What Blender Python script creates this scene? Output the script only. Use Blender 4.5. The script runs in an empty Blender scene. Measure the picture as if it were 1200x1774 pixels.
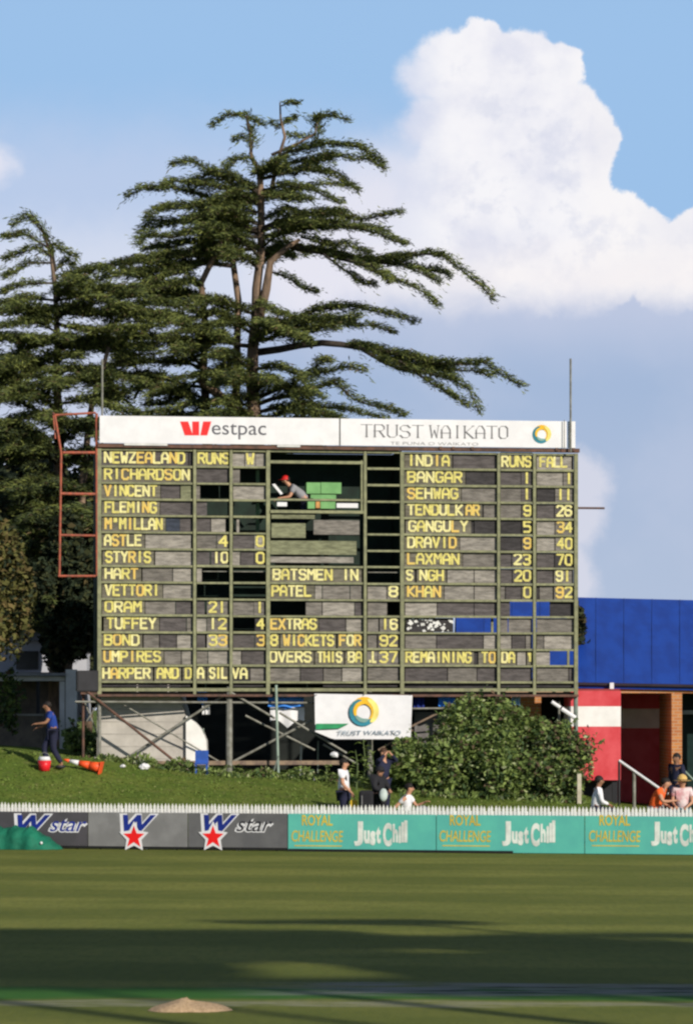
import bpy, math, random
import numpy as np
from mathutils import Vector, Matrix

# ------------------------------------------------------------------ camera, sky, sun, exposure
S = bpy.context.scene
COL = S.collection
F = 6240.0                      # focal length in photograph pixels (1200 wide)
CAMZ, HY = 3.18, 1230.0
cd = bpy.data.cameras.new('camera'); cam = bpy.data.objects.new('camera', cd); COL.objects.link(cam)
cam.location = (0, 0, CAMZ); cam.rotation_euler = (math.radians(90), 0, 0)
cd.sensor_fit = 'HORIZONTAL'; cd.sensor_width = 36.0; cd.lens = 36.0 * F / 1200
cd.shift_y = (HY - 887) / 1200; cd.clip_start = 1; cd.clip_end = 12000
cd.dof.use_dof = True; cd.dof.focus_distance = 92; cd.dof.aperture_fstop = 9.0
S.camera = cam
SUN_AZ, SUN_EL = 36.0, 24.0     # degrees to the right of straight behind the camera, and above the horizon
saz, sel = math.radians(SUN_AZ), math.radians(SUN_EL)
sdir = Vector((math.sin(saz) * math.cos(sel), -math.cos(saz) * math.cos(sel), math.sin(sel)))   # towards the sun
ld = bpy.data.lights.new('sun', 'SUN'); sun = bpy.data.objects.new('sun', ld); COL.objects.link(sun)
ld.energy = 4.9; ld.angle = math.radians(0.5); ld.color = (1.0, 0.92, 0.80)
sun.rotation_euler = sdir.to_track_quat('Z', 'Y').to_euler()
S.view_settings.view_transform = 'Standard'; S.view_settings.look = 'None'
S.view_settings.exposure = 0.0; S.view_settings.gamma = 1.0; S.view_settings.use_curve_mapping = False
S.cycles.pixel_filter_type = 'BLACKMAN_HARRIS'; S.cycles.filter_width = 2.4
S.cycles.max_bounces = 6; S.cycles.transparent_max_bounces = 8

W = bpy.data.worlds.new('World'); S.world = W; W.use_nodes = True
nt = W.node_tree; nt.nodes.clear()
def N(tree, t, **kw):
    n = tree.nodes.new(t)
    for k, v in kw.items(): setattr(n, k, v)
    return n
def M_(op, a, b=None, c=None, clamp=False, tree=None):
    tree = tree or nt
    n = N(tree, 'ShaderNodeMath', operation=op); n.use_clamp = clamp
    for i, x in enumerate((a, b, c)):
        if x is None: continue
        if isinstance(x, (int, float)): n.inputs[i].default_value = x
        else: tree.links.new(x, n.inputs[i])
    return n.outputs[0]
def ramp(x, a, b, tree=None):   # smooth step from a to b
    if not isinstance(a, (int, float)):
        n = N(tree or nt, 'ShaderNodeMapRange', interpolation_type='SMOOTHSTEP'); (tree or nt).links.new(x, n.inputs[0]); (tree or nt).links.new(a, n.inputs[1]); n.inputs[2].default_value = b; return n.outputs[0]
    tree = tree or nt
    n = N(tree, 'ShaderNodeMapRange', interpolation_type='SMOOTHSTEP')
    tree.links.new(x, n.inputs[0]); n.inputs[1].default_value = a; n.inputs[2].default_value = b
    n.inputs[3].default_value = 0; n.inputs[4].default_value = 1
    return n.outputs[0]
def lin(c): return tuple((x / 255 / 12.92) if x / 255 <= .04045 else ((x / 255 + .055) / 1.055) ** 2.4 for x in c)
SKY = 0.06
def mixc(f, a, b, tree=None):
    tree = tree or nt
    n = N(tree, 'ShaderNodeMix', data_type='RGBA')
    for i, x in ((0, f), (6, a), (7, b)):
        if isinstance(x, (int, float)): n.inputs[i].default_value = x
        elif isinstance(x, tuple): n.inputs[i].default_value = (*x, 1) if len(x) == 3 else x
        else: tree.links.new(x, n.inputs[i])
    return n.outputs[2]
def cloudc(c): return tuple(v / SKY for v in lin(c))
sky = N(nt, 'ShaderNodeTexSky', sky_type='NISHITA'); sky.sun_disc = False
sky.sun_elevation = sel; sky.sun_rotation = math.atan2(sdir.x, sdir.y)
sky.air_density = 1.0; sky.dust_density = 0.6; sky.ozone_density = 2.0
tc = N(nt, 'ShaderNodeTexCoord'); sx = N(nt, 'ShaderNodeSeparateXYZ'); nt.links.new(tc.outputs['Generated'], sx.inputs[0])
dx, dy, dz = sx.outputs
hyp = M_('SQRT', M_('ADD', M_('MULTIPLY', dx, dx), M_('MULTIPLY', dy, dy)))
U0 = M_('ADD', M_('MULTIPLY', M_('ARCTAN2', dx, dy), F), 600)            # azimuth, 6240 units to the radian
V0 = M_('SUBTRACT', HY, M_('MULTIPLY', M_('DIVIDE', dz, M_('MAXIMUM', hyp, 0.02)), F))   # tangent of the elevation
cv = N(nt, 'ShaderNodeCombineXYZ'); nt.links.new(U0, cv.inputs[0]); nt.links.new(V0, cv.inputs[1])
def noise(scale, detail=5, rough=.55, off=0.0):
    m = N(nt, 'ShaderNodeVectorMath', operation='ADD'); nt.links.new(cv.outputs[0], m.inputs[0]); m.inputs[1].default_value = (off, off * .7, off)
    n = N(nt, 'ShaderNodeTexNoise'); nt.links.new(m.outputs[0], n.inputs['Vector'])
    n.inputs['Scale'].default_value = scale; n.inputs['Detail'].default_value = detail; n.inputs['Roughness'].default_value = rough
    return n
nA = noise(1 / 150, 6, .55); nB = noise(1 / 48, 6, .62, 3000); nC = noise(1 / 260, 4, .5, 9000)
sA = N(nt, 'ShaderNodeSeparateColor'); nt.links.new(nA.outputs['Color'], sA.inputs[0])
sB = N(nt, 'ShaderNodeSeparateColor'); nt.links.new(nB.outputs['Color'], sB.inputs[0])
def warp(x, a, b, ka, kb): return M_('ADD', x, M_('ADD', M_('MULTIPLY', M_('SUBTRACT', a, .5), ka), M_('MULTIPLY', M_('SUBTRACT', b, .5), kb)))
U = warp(U0, sA.outputs[0], sB.outputs[0], 60, 46); V = warp(V0, sA.outputs[1], sB.outputs[1], 60, 46)
def blobs(lst, k=26):
    out = None
    for cx, cy, r in lst:
        a = M_('SUBTRACT', U, cx); b = M_('SUBTRACT', V, cy)
        d = M_('SUBTRACT', M_('SQRT', M_('ADD', M_('MULTIPLY', a, a), M_('MULTIPLY', b, b))), r)
        out = d if out is None else M_('SMOOTH_MIN', out, d, k)
    return out
cum = blobs([(833, 72, 40), (790, 120, 62), (728, 138, 26), (745, 215, 45), (905, 130, 78), (965, 125, 52), (870, 240, 140), (975, 240, 88), (930, 330, 130),
             (1075, 410, 72), (1160, 445, 68), (1225, 450, 90), (1150, 490, 60), (1000, 430, 120), (850, 420, 150), (770, 350, 75), (715, 470, 90), (1330, 470, 110), (1450, 500, 90)], 14)
puff = blobs([(1010, 830, 42), (985, 900, 62), (975, 1000, 60)], 20)
leftc = blobs([(0, 285, 26), (-40, 292, 34), (-110, 300, 40)], 20)
def inside(d, soft, off=0): return ramp(d, soft + off, -soft + off)
cumf = ramp(cum, M_('ADD', 5, M_('MULTIPLY', ramp(U0, 820, 680), 26)), -5)
# cloud bottoms sink into the grey layer below; soft to the left
base_line = M_('ADD', M_('ADD', 490, M_('MULTIPLY', nC.outputs['Fac'], 40)), M_('MULTIPLY', ramp(U0, 760, 480), 60))
cutf = ramp(M_('SUBTRACT', V, base_line), 44, -26)
softleft = ramp(U, 560, 800)
hz_left = M_('MULTIPLY', ramp(V, 120, 330), ramp(U0, 830, 520))
col = mixc(0.0, sky.outputs[0], (1, 1, 1))
el_pale = ramp(V0, -1300, 100)
col = mixc(M_('MULTIPLY', el_pale, 1.0), col, cloudc((156, 193, 233)))
col = mixc(M_('MULTIPLY', hz_left, .85), col, cloudc((190, 205, 233)))
col = mixc(M_('MULTIPLY', M_('MULTIPLY', ramp(V, 330, 470), ramp(U0, 900, 560)), .8), col, cloudc((217, 223, 239)))
# bright veil beside the cumulus, behind the tree
veil = blobs([(640, 400, 120), (560, 470, 120), (690, 300, 40)], 60)
col = mixc(M_('MULTIPLY', inside(veil, 70), .9), col, cloudc((232, 231, 242)))
col = mixc(M_('MULTIPLY', inside(leftc, 22), .8), col, cloudc((232, 232, 243)))
# lower layer
low = ramp(M_('SUBTRACT', V, base_line), -60, 12)
lowc = mixc(ramp(V0, 560, 1080), cloudc((163, 184, 216)), cloudc((178, 193, 218)))
lowc = mixc(M_('MULTIPLY', ramp(nC.outputs['Fac'], .45, .7), .35), lowc, cloudc((196, 204, 226)))
lowc = mixc(M_('MULTIPLY', ramp(V0, 680, 500), .85), lowc, cloudc((196, 204, 227)))
lowc = mixc(M_('MULTIPLY', ramp(U0, 420, 150), .6), lowc, cloudc((214, 219, 236)))
col = mixc(low, col, lowc)
# cumulus shading
d_in = ramp(cum, 0, -90)
cs = mixc(ramp(nA.outputs['Fac'], .3, .62), cloudc((221, 223, 238)), cloudc((246, 245, 249)))
cs = mixc(M_('MULTIPLY', ramp(U, 960, 1060), .6), cs, cloudc((250, 247, 247)))
cs = mixc(M_('MULTIPLY', M_('MULTIPLY', ramp(nB.outputs['Fac'], .52, .34), d_in), .5), cs, cloudc((212, 216, 233)))
cs = mixc(M_('MULTIPLY', ramp(U, 790, 690), .55), cs, cloudc((214, 219, 238)))
cs = mixc(M_('MULTIPLY', ramp(V, 400, 480), .5), cs, cloudc((250, 244, 243)))
col = mixc(M_('MULTIPLY', M_('MULTIPLY', cumf, cutf), M_('ADD', M_('MULTIPLY', softleft, .5), .5)), col, cs)
col = mixc(M_('MULTIPLY', inside(puff, 18), .75), col, cloudc((222, 222, 234)))
# the rest of the sky beyond the view: scattered cloud of the same kind
away = M_('MAXIMUM', ramp(M_('ABSOLUTE', M_('SUBTRACT', U0, 600)), 1500, 3500), ramp(V0, -400, -1800))
nG = noise(1 / 2600, 6, .6, 500)
col = mixc(M_('MULTIPLY', M_('MULTIPLY', ramp(nG.outputs['Fac'], .5, .66), away), .7), col, cloudc((180, 190, 212)))
bg = N(nt, 'ShaderNodeBackground'); bg.inputs['Strength'].default_value = SKY; nt.links.new(col, bg.inputs['Color'])
wo = N(nt, 'ShaderNodeOutputWorld'); nt.links.new(bg.outputs[0], wo.inputs[0])

# ------------------------------------------------------------------ materials
MATS = {}
def mat(name, c, c2=None, scale=3.0, rough=.8, bump=0.0, bscale=None, metal=0.0, stretch=(1, 1, 1), contrast=(.35, .65), spec=.3, trans=0.0, objrand=0.0, detail=6):
    if name in MATS: return MATS[name]
    m = bpy.data.materials.new(name); m.use_nodes = True; t = m.node_tree; b = t.nodes['Principled BSDF']
    b.inputs['Roughness'].default_value = rough; b.inputs['Metallic'].default_value = metal
    b.inputs['Specular IOR Level'].default_value = spec
    tcn = N(t, 'ShaderNodeTexCoord'); mp = N(t, 'ShaderNodeMapping'); t.links.new(tcn.outputs['Object'], mp.inputs[0]); mp.inputs['Scale'].default_value = stretch
    n = N(t, 'ShaderNodeTexNoise'); t.links.new(mp.outputs[0], n.inputs['Vector']); n.inputs['Scale'].default_value = scale; n.inputs['Detail'].default_value = detail; n.inputs['Roughness'].default_value = .6
    c2 = c2 or tuple(v * .72 for v in c)
    o = mixc(ramp(n.outputs['Fac'], *contrast, tree=t), tuple(c2), tuple(c), tree=t)
    if objrand:
        oi = N(t, 'ShaderNodeObjectInfo'); hs = N(t, 'ShaderNodeHueSaturation')
        t.links.new(M_('ADD', M_('MULTIPLY', oi.outputs['Random'], objrand * 2, tree=t), 1 - objrand, tree=t), hs.inputs['Value'])
        t.links.new(o, hs.inputs['Color']); o = hs.outputs[0]
    t.links.new(o, b.inputs['Base Color'])
    if bump:
        n2 = N(t, 'ShaderNodeTexNoise'); t.links.new(mp.outputs[0], n2.inputs['Vector']); n2.inputs['Scale'].default_value = bscale or scale * 3; n2.inputs['Detail'].default_value = 4
        bp = N(t, 'ShaderNodeBump'); bp.inputs['Strength'].default_value = min(1, bump); bp.inputs['Distance'].default_value = .05 * max(1, bump)
        t.links.new(n2.outputs['Fac'], bp.inputs['Height']); t.links.new(bp.outputs[0], b.inputs['Normal'])
    if trans:
        b.inputs['Subsurface Weight'].default_value = 0
        tr = N(t, 'ShaderNodeBsdfTranslucent'); t.links.new(o, tr.inputs[0]); mx = N(t, 'ShaderNodeMixShader'); mx.inputs[0].default_value = trans
        t.links.new(b.outputs[0], mx.inputs[1]); t.links.new(tr.outputs[0], mx.inputs[2])
        t.links.new(mx.outputs[0], t.nodes['Material Output'].inputs[0])
    MATS[name] = m; return m

# ------------------------------------------------------------------ mesh helpers
class MB:
    def __init__(s): s.v = []; s.f = []; s.m = []
    def add(s, vs, fs, m=0):
        k = len(s.v); s.v += [tuple(p) for p in vs]
        for f in fs: s.f.append(tuple(i + k for i in f)); s.m.append(m)
    def box(s, a, b, m=0):
        x0, y0, z0 = a; x1, y1, z1 = b
        s.add([(x0, y0, z0), (x1, y0, z0), (x1, y1, z0), (x0, y1, z0), (x0, y0, z1), (x1, y0, z1), (x1, y1, z1), (x0, y1, z1)],
              [(0, 3, 2, 1), (4, 5, 6, 7), (0, 1, 5, 4), (1, 2, 6, 5), (2, 3, 7, 6), (3, 0, 4, 7)], m); return s
    def prism(s, poly, y0, y1, m=0):      # polygon in x,z (counter-clockwise seen from -y) pushed along y
        n = len(poly); s.add([(x, y0, z) for x, z in poly] + [(x, y1, z) for x, z in poly],
              [tuple(range(n)), tuple(range(2 * n - 1, n - 1, -1))] + [(i + n, (i + 1) % n + n, (i + 1) % n, i) for i in range(n)], m); return s
    def tube(s, pts, r, n=8, m=0, closed=False):
        pts = [Vector(p) for p in pts]; rs = r if isinstance(r, (list, tuple)) else [r] * len(pts)
        rings = []; prev = None
        for i, p in enumerate(pts):
            d = (pts[min(i + 1, len(pts) - 1)] - pts[max(i - 1, 0)]); d = d.normalized() if d.length > 1e-9 else Vector((0, 0, 1))
            a = prev if prev is not None else (Vector((0, 0, 1)) if abs(d.z) < .9 else Vector((1, 0, 0)))
            x = (a - d * a.dot(d)).normalized(); y = d.cross(x); prev = x
            rings.append([p + (x * math.cos(2 * math.pi * k / n) + y * math.sin(2 * math.pi * k / n)) * rs[i] for k in range(n)])
        vs = [q for ring in rings for q in ring]; fs = []
        for i in range(len(pts) - 1):
            for k in range(n): fs.append((i * n + k, i * n + (k + 1) % n, (i + 1) * n + (k + 1) % n, (i + 1) * n + k))
        fs.append(tuple(range(n - 1, -1, -1))); fs.append(tuple(range((len(pts) - 1) * n, len(pts) * n)))
        s.add(vs, fs, m); return s
    def ball(s, c, r, n=10, m=0, jit=0, rng=None):
        r = r if isinstance(r, tuple) else (r, r, r); vs = []; fs = []; k = n // 2
        for i in range(k + 1):
            th = math.pi * i / k
            for j in range(n):
                ph = 2 * math.pi * j / n; q = 1 + (rng.uniform(-jit, jit) if jit else 0)
                vs.append((c[0] + r[0] * q * math.sin(th) * math.cos(ph), c[1] + r[1] * q * math.sin(th) * math.sin(ph), c[2] + r[2] * q * math.cos(th)))
        for i in range(k):
            for j in range(n): fs.append((i * n + j, (i + 1) * n + j, (i + 1) * n + (j + 1) % n, i * n + (j + 1) % n))
        s.add(vs, fs, m); return s
    def build(s, name, mats, parent=None, smooth=False, org=None):
        """org: world point that the parent sits at, subtracted when the vertices were written in world coordinates"""
        vs = s.v if org is None else [(a - org[0], b - org[1], c - org[2]) for a, b, c in s.v]
        me = bpy.data.meshes.new(name); me.from_pydata(vs, [], s.f)
        mats = mats if isinstance(mats, (list, tuple)) else [mats]
        for m in mats: me.materials.append(m)
        if any(s.m): me.polygons.foreach_set('material_index', s.m)
        if smooth: me.polygons.foreach_set('use_smooth', [True] * len(s.f))
        me.update(); o = bpy.data.objects.new(name, me); COL.objects.link(o)
        if parent: o.parent = parent
        return o
def tag(o, label=None, cat=None, group=None, kind=None):
    if label: o['label'] = label
    if cat: o['category'] = cat
    if group: o['group'] = group
    if kind: o['kind'] = kind
    return o
def empty(name, loc, label, cat, group=None, rz=0):
    o = bpy.data.objects.new(name, None); COL.objects.link(o); o.location = loc; o.rotation_euler = (0, 0, rz); o.empty_display_size = .3
    return tag(o, label, cat, group)
def P(px, py, Y): return Vector(((px - 600) * Y / F, Y, CAMZ + (HY - py) * Y / F))
def cards(name, pts, size, mats, parent=None, seed=0, up=.3, aspect=.55, org=None, weights=None, dirs=None):
    """many small leaf faces (each a bent diamond) around the given points, as one mesh"""
    r = np.random.default_rng(seed); pts = np.asarray(pts, dtype=np.float64); n = len(pts)
    if org is not None: pts = pts - np.array(org)
    d = r.normal(size=(n, 3)); d[:, 2] *= (1 - up); d /= np.linalg.norm(d, axis=1)[:, None]
    if dirs is not None: d = np.asarray(dirs) + d * .55; d /= np.linalg.norm(d, axis=1)[:, None]
    q = r.normal(size=(n, 3)); q -= (q * d).sum(1)[:, None] * d; q /= np.linalg.norm(q, axis=1)[:, None]
    sz = (size * r.uniform(.4, 1.6, n))[:, None]
    a = pts - d * sz * .5; b = pts + d * sz * .5; w = q * sz * aspect * .5
    mid = pts + np.cross(d, q) * sz * .12
    v = np.stack([a, mid + w, b, mid - w], 1).reshape(-1, 3)
    me = bpy.data.meshes.new(name); me.vertices.add(4 * n); me.vertices.foreach_set('co', v.ravel().astype(np.float32))
    me.loops.add(4 * n); me.loops.foreach_set('vertex_index', np.arange(4 * n, dtype=np.int32))
    me.polygons.add(n); me.polygons.foreach_set('loop_start', np.arange(0, 4 * n, 4, dtype=np.int32)); me.polygons.foreach_set('loop_total', np.full(n, 4, dtype=np.int32))
    for m in mats: me.materials.append(m)
    me.polygons.foreach_set('material_index', r.choice(len(mats), n, p=weights).astype(np.int32))
    me.update(calc_edges=True); o = bpy.data.objects.new(name, me); COL.objects.link(o)
    if parent: o.parent = parent
    return o
# block lettering on a 4 x 6 grid, drawn with strokes as on a hand-made board
G = {'A': [[(0, 0), (0, 4), (1.3, 6), (2.7, 6), (4, 4), (4, 0)], [(0, 2.4), (4, 2.4)]], 'B': [[(0, 0), (0, 6), (3, 6), (4, 5), (4, 4), (3, 3.1), (0, 3.1)], [(3, 3.1), (4, 2.2), (4, 1), (3, 0), (0, 0)]],
     'C': [[(4, 5), (3, 6), (1, 6), (0, 5), (0, 1), (1, 0), (3, 0), (4, 1)]], 'D': [[(0, 0), (0, 6), (2.8, 6), (4, 4.8), (4, 1.2), (2.8, 0), (0, 0)]],
     'E': [[(4, 6), (0, 6), (0, 0), (4, 0)], [(0, 3.1), (3.2, 3.1)]], 'F': [[(4, 6), (0, 6), (0, 0)], [(0, 3.1), (3.2, 3.1)]],
     'G': [[(4, 5), (3, 6), (1, 6), (0, 5), (0, 1), (1, 0), (3, 0), (4, 1), (4, 2.8), (2.3, 2.8)]], 'H': [[(0, 0), (0, 6)], [(4, 0), (4, 6)], [(0, 3), (4, 3)]],
     'I': [[(2, 0), (2, 6)]], 'K': [[(0, 0), (0, 6)], [(4, 6), (.6, 3), (4, 0)]], 'L': [[(0, 6), (0, 0), (4, 0)]],
     'M': [[(0, 0), (0, 6), (2, 3), (4, 6), (4, 0)]], 'N': [[(0, 0), (0, 6), (4, 0), (4, 6)]], 'O': [[(1, 0), (0, 1), (0, 5), (1, 6), (3, 6), (4, 5), (4, 1), (3, 0), (1, 0)]],
     'P': [[(0, 0), (0, 6), (3, 6), (4, 5), (4, 3.8), (3, 2.8), (0, 2.8)]], 'R': [[(0, 0), (0, 6), (3, 6), (4, 5), (4, 3.9), (3, 2.9), (0, 2.9)], [(2, 2.9), (4, 0)]],
     'S': [[(4, 5), (3, 6), (1, 6), (0, 5), (0, 4), (1, 3.1), (3, 3), (4, 2), (4, 1), (3, 0), (1, 0), (0, 1)]], 'T': [[(0, 6), (4, 6)], [(2, 6), (2, 0)]],
     'U': [[(0, 6), (0, 1), (1, 0), (3, 0), (4, 1), (4, 6)]], 'V': [[(0, 6), (2, 0), (4, 6)]], 'W': [[(0, 6), (.8, 0), (2, 3.6), (3.2, 0), (4, 6)]],
     'X': [[(0, 0), (4, 6)], [(0, 6), (4, 0)]], 'Y': [[(0, 6), (2, 3), (4, 6)], [(2, 3), (2, 0)]], 'Z': [[(0, 6), (4, 6), (0, 0), (4, 0)]],
     '0': [[(1, 0), (0, 1), (0, 5), (1, 6), (3, 6), (4, 5), (4, 1), (3, 0), (1, 0)]], '1': [[(2, 0), (2, 6)]],
     '2': [[(0, 5), (1, 6), (3, 6), (4, 5), (4, 4), (0, 0), (4, 0)]], '3': [[(0, 5.4), (1, 6), (3, 6), (4, 5), (4, 4), (3, 3.1), (1.4, 3.1)], [(3, 3.1), (4, 2), (4, 1), (3, 0), (1, 0), (0, .8)]],
     '4': [[(3, 0), (3, 6), (0, 2), (4, 2)]], '5': [[(4, 6), (0, 6), (0, 3.4), (3, 3.4), (4, 2.4), (4, 1), (3, 0), (0, 0)]],
     '6': [[(4, 5), (3, 6), (1, 6), (0, 5), (0, 1), (1, 0), (3, 0), (4, 1), (4, 2.4), (3, 3.2), (0, 3.2)]], '7': [[(0, 6), (4, 6), (1.6, 0)]],
     '8': [[(1, 3.1), (0, 4), (0, 5), (1, 6), (3, 6), (4, 5), (4, 4), (3, 3.1), (1, 3.1)], [(1, 3.1), (0, 2.2), (0, 1), (1, 0), (3, 0), (4, 1), (4, 2.2), (3, 3.1)]],
     '9': [[(0, 1), (1, 0), (3, 0), (4, 1), (4, 5), (3, 6), (1, 6), (0, 5), (0, 3.7), (1, 2.9), (4, 2.9)]], '.': [[(1.6, 0), (1.6, .8)]], '`': [[(1, 4.2), (2.4, 4.2), (2.4, 5.6), (1, 5.6)]]}
def strokes(mb, text, x0, x1, z0, z1, y, rng, w=None, mats=3, pick=None, serif=False, thin=None, weights=(6, 3, 1.3)):
    """letters in the x,z plane facing -y, spread over x0..x1"""
    n = len(text); pitch = (x1 - x0) / (n - .22) if n > 1 else (x1 - x0); gw = pitch * .72 if n > 1 else (x1 - x0)
    h = z1 - z0; w = w or h * .2; q = 0
    for i, ch in enumerate(text):
        if ch not in G: continue
        lx = x0 + i * pitch; mi = pick if pick is not None else rng.choices(range(mats), weights)[0]
        dz = rng.uniform(-.02, .02) * h
        for line in G[ch]:
            pts = [(lx + a / 4 * gw, z0 + dz + b / 6 * h) for a, b in line]
            for (ax, az), (bx, bz) in zip(pts, pts[1:]):
                L = math.hypot(bx - ax, bz - az)
                if L < 1e-6: continue
                ux, uz = (bx - ax) / L, (bz - az) / L; ww = w
                if thin is not None: ww = w if (abs(uz) > abs(ux) * .8 and (bz - az) * (bx - ax) <= 1e-6) else thin
                e = ww * .3; px, pz = -uz * ww / 2, ux * ww / 2
                ax2, az2, bx2, bz2 = ax - ux * e, az - uz * e, bx + ux * e, bz + uz * e
                q += 1; yy = y - .0007 * (q % 9)
                mb.prism([(ax2 - px, az2 - pz), (bx2 - px, bz2 - pz), (bx2 + px, bz2 + pz), (ax2 + px, az2 + pz)], yy, yy + .012, mi)
            if serif:
                for (a, b) in (pts[0], pts[-1]):
                    q += 1; yy = y - .0007 * (q % 9); mb.prism([(a - w, b - thin * .5), (a + w, b - thin * .5), (a + w, b + thin * .5), (a - w, b + thin * .5)], yy, yy + .01, mi)
def font_text(text, x0, x1, z0, z1, y, depth, m, parent, name='lettering', bold=0.0, shear=0.0, fit='box'):
    cu = bpy.data.curves.new('t', 'FONT'); cu.body = text; cu.offset = bold; cu.shear = shear; cu.extrude = .5; cu.resolution_u = 4
    to = bpy.data.objects.new('t', cu); COL.objects.link(to); bpy.context.view_layer.update()
    me = bpy.data.meshes.new_from_object(to.evaluated_get(bpy.context.evaluated_depsgraph_get())); bpy.data.objects.remove(to)
    co = np.empty(len(me.vertices) * 3, dtype=np.float32); me.vertices.foreach_get('co', co); co = co.reshape(-1, 3)
    lo, hi = co.min(0), co.max(0); out = np.empty_like(co)
    out[:, 0] = x0 + (co[:, 0] - lo[0]) / (hi[0] - lo[0]) * (x1 - x0)
    out[:, 2] = z0 + (co[:, 1] - lo[1]) / (hi[1] - lo[1]) * (z1 - z0)
    out[:, 1] = y + np.where(co[:, 2] > 0, 0, depth)
    me.vertices.foreach_set('co', out.ravel()); me.materials.clear(); me.materials.append(m); me.update(); me.name = name
    for p in me.polygons: p.material_index = 0
    o = bpy.data.objects.new(name, me); COL.objects.link(o); o.parent = parent
    return o

# ------------------------------------------------------------------ ground
def fence_y(x): return 80.65 - .2577 * x
BPX = [-900, 0, 170, 240, 400, 560, 700, 1000, 1100, 1200, 2200]
BZ = [2.6, 2.16, 1.88, 1.72, 1.43, 1.33, 1.22, .99, .62, .5, .4]
def sm(t): t = max(0, min(1, t)); return t * t * (3 - 2 * t)
def ground(x, y):
    yf = fence_y(max(-40, min(40, x))) + .35
    if y <= yf: return 0.0
    zb = float(np.interp(600 + x * 67.46, BPX, BZ)); t = min(1, (y - yf) / (92.3 - yf)) if y < 92.3 else 1
    z = (zb) * (t * .75 + .25 * sm(t)) 
    # soft hollow added to the left of the bank so its slope falls into shade
    z -= .10 * math.exp(-((x + 6.0) / 2.6) ** 2 - ((y - 89.3) / 1.7) ** 2)
    z += .02 * math.sin(x * 1.7 + y * .6) * math.sin(y * 1.3) * min(1, t * 4)
    return z
def hit(px, py):
    y = 30.0
    while y < 140:
        p = P(px, py, y)
        if p.z <= ground(p.x, p.y): return Vector((p.x, p.y, ground(p.x, p.y)))
        y += .05
    return P(px, py, 100)
def axis(a, b, st, far, grow=1.35):
    v = list(np.arange(a, b + 1e-6, st)); d = st
    while v[-1] < far: d *= grow; v.append(v[-1] + d)
    d = st
    while v[0] > -far: d *= grow; v.insert(0, v[0] - d)
    return v
def terrain(name, xs, ts, yfun, zfun, m):
    nx, ny = len(xs), len(ts); vs = []; fs = []
    for t in ts:
        for x in xs:
            y = yfun(x, t); vs.append((x, y, zfun(x, y)))
    for j in range(ny - 1):
        for i in range(nx - 1): fs.append((j * nx + i, j * nx + i + 1, (j + 1) * nx + i + 1, (j + 1) * nx + i))
    mb = MB(); mb.v = vs; mb.f = fs; mb.m = [0] * len(fs); return tag(mb.build(name, m, smooth=True), kind='structure')
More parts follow.
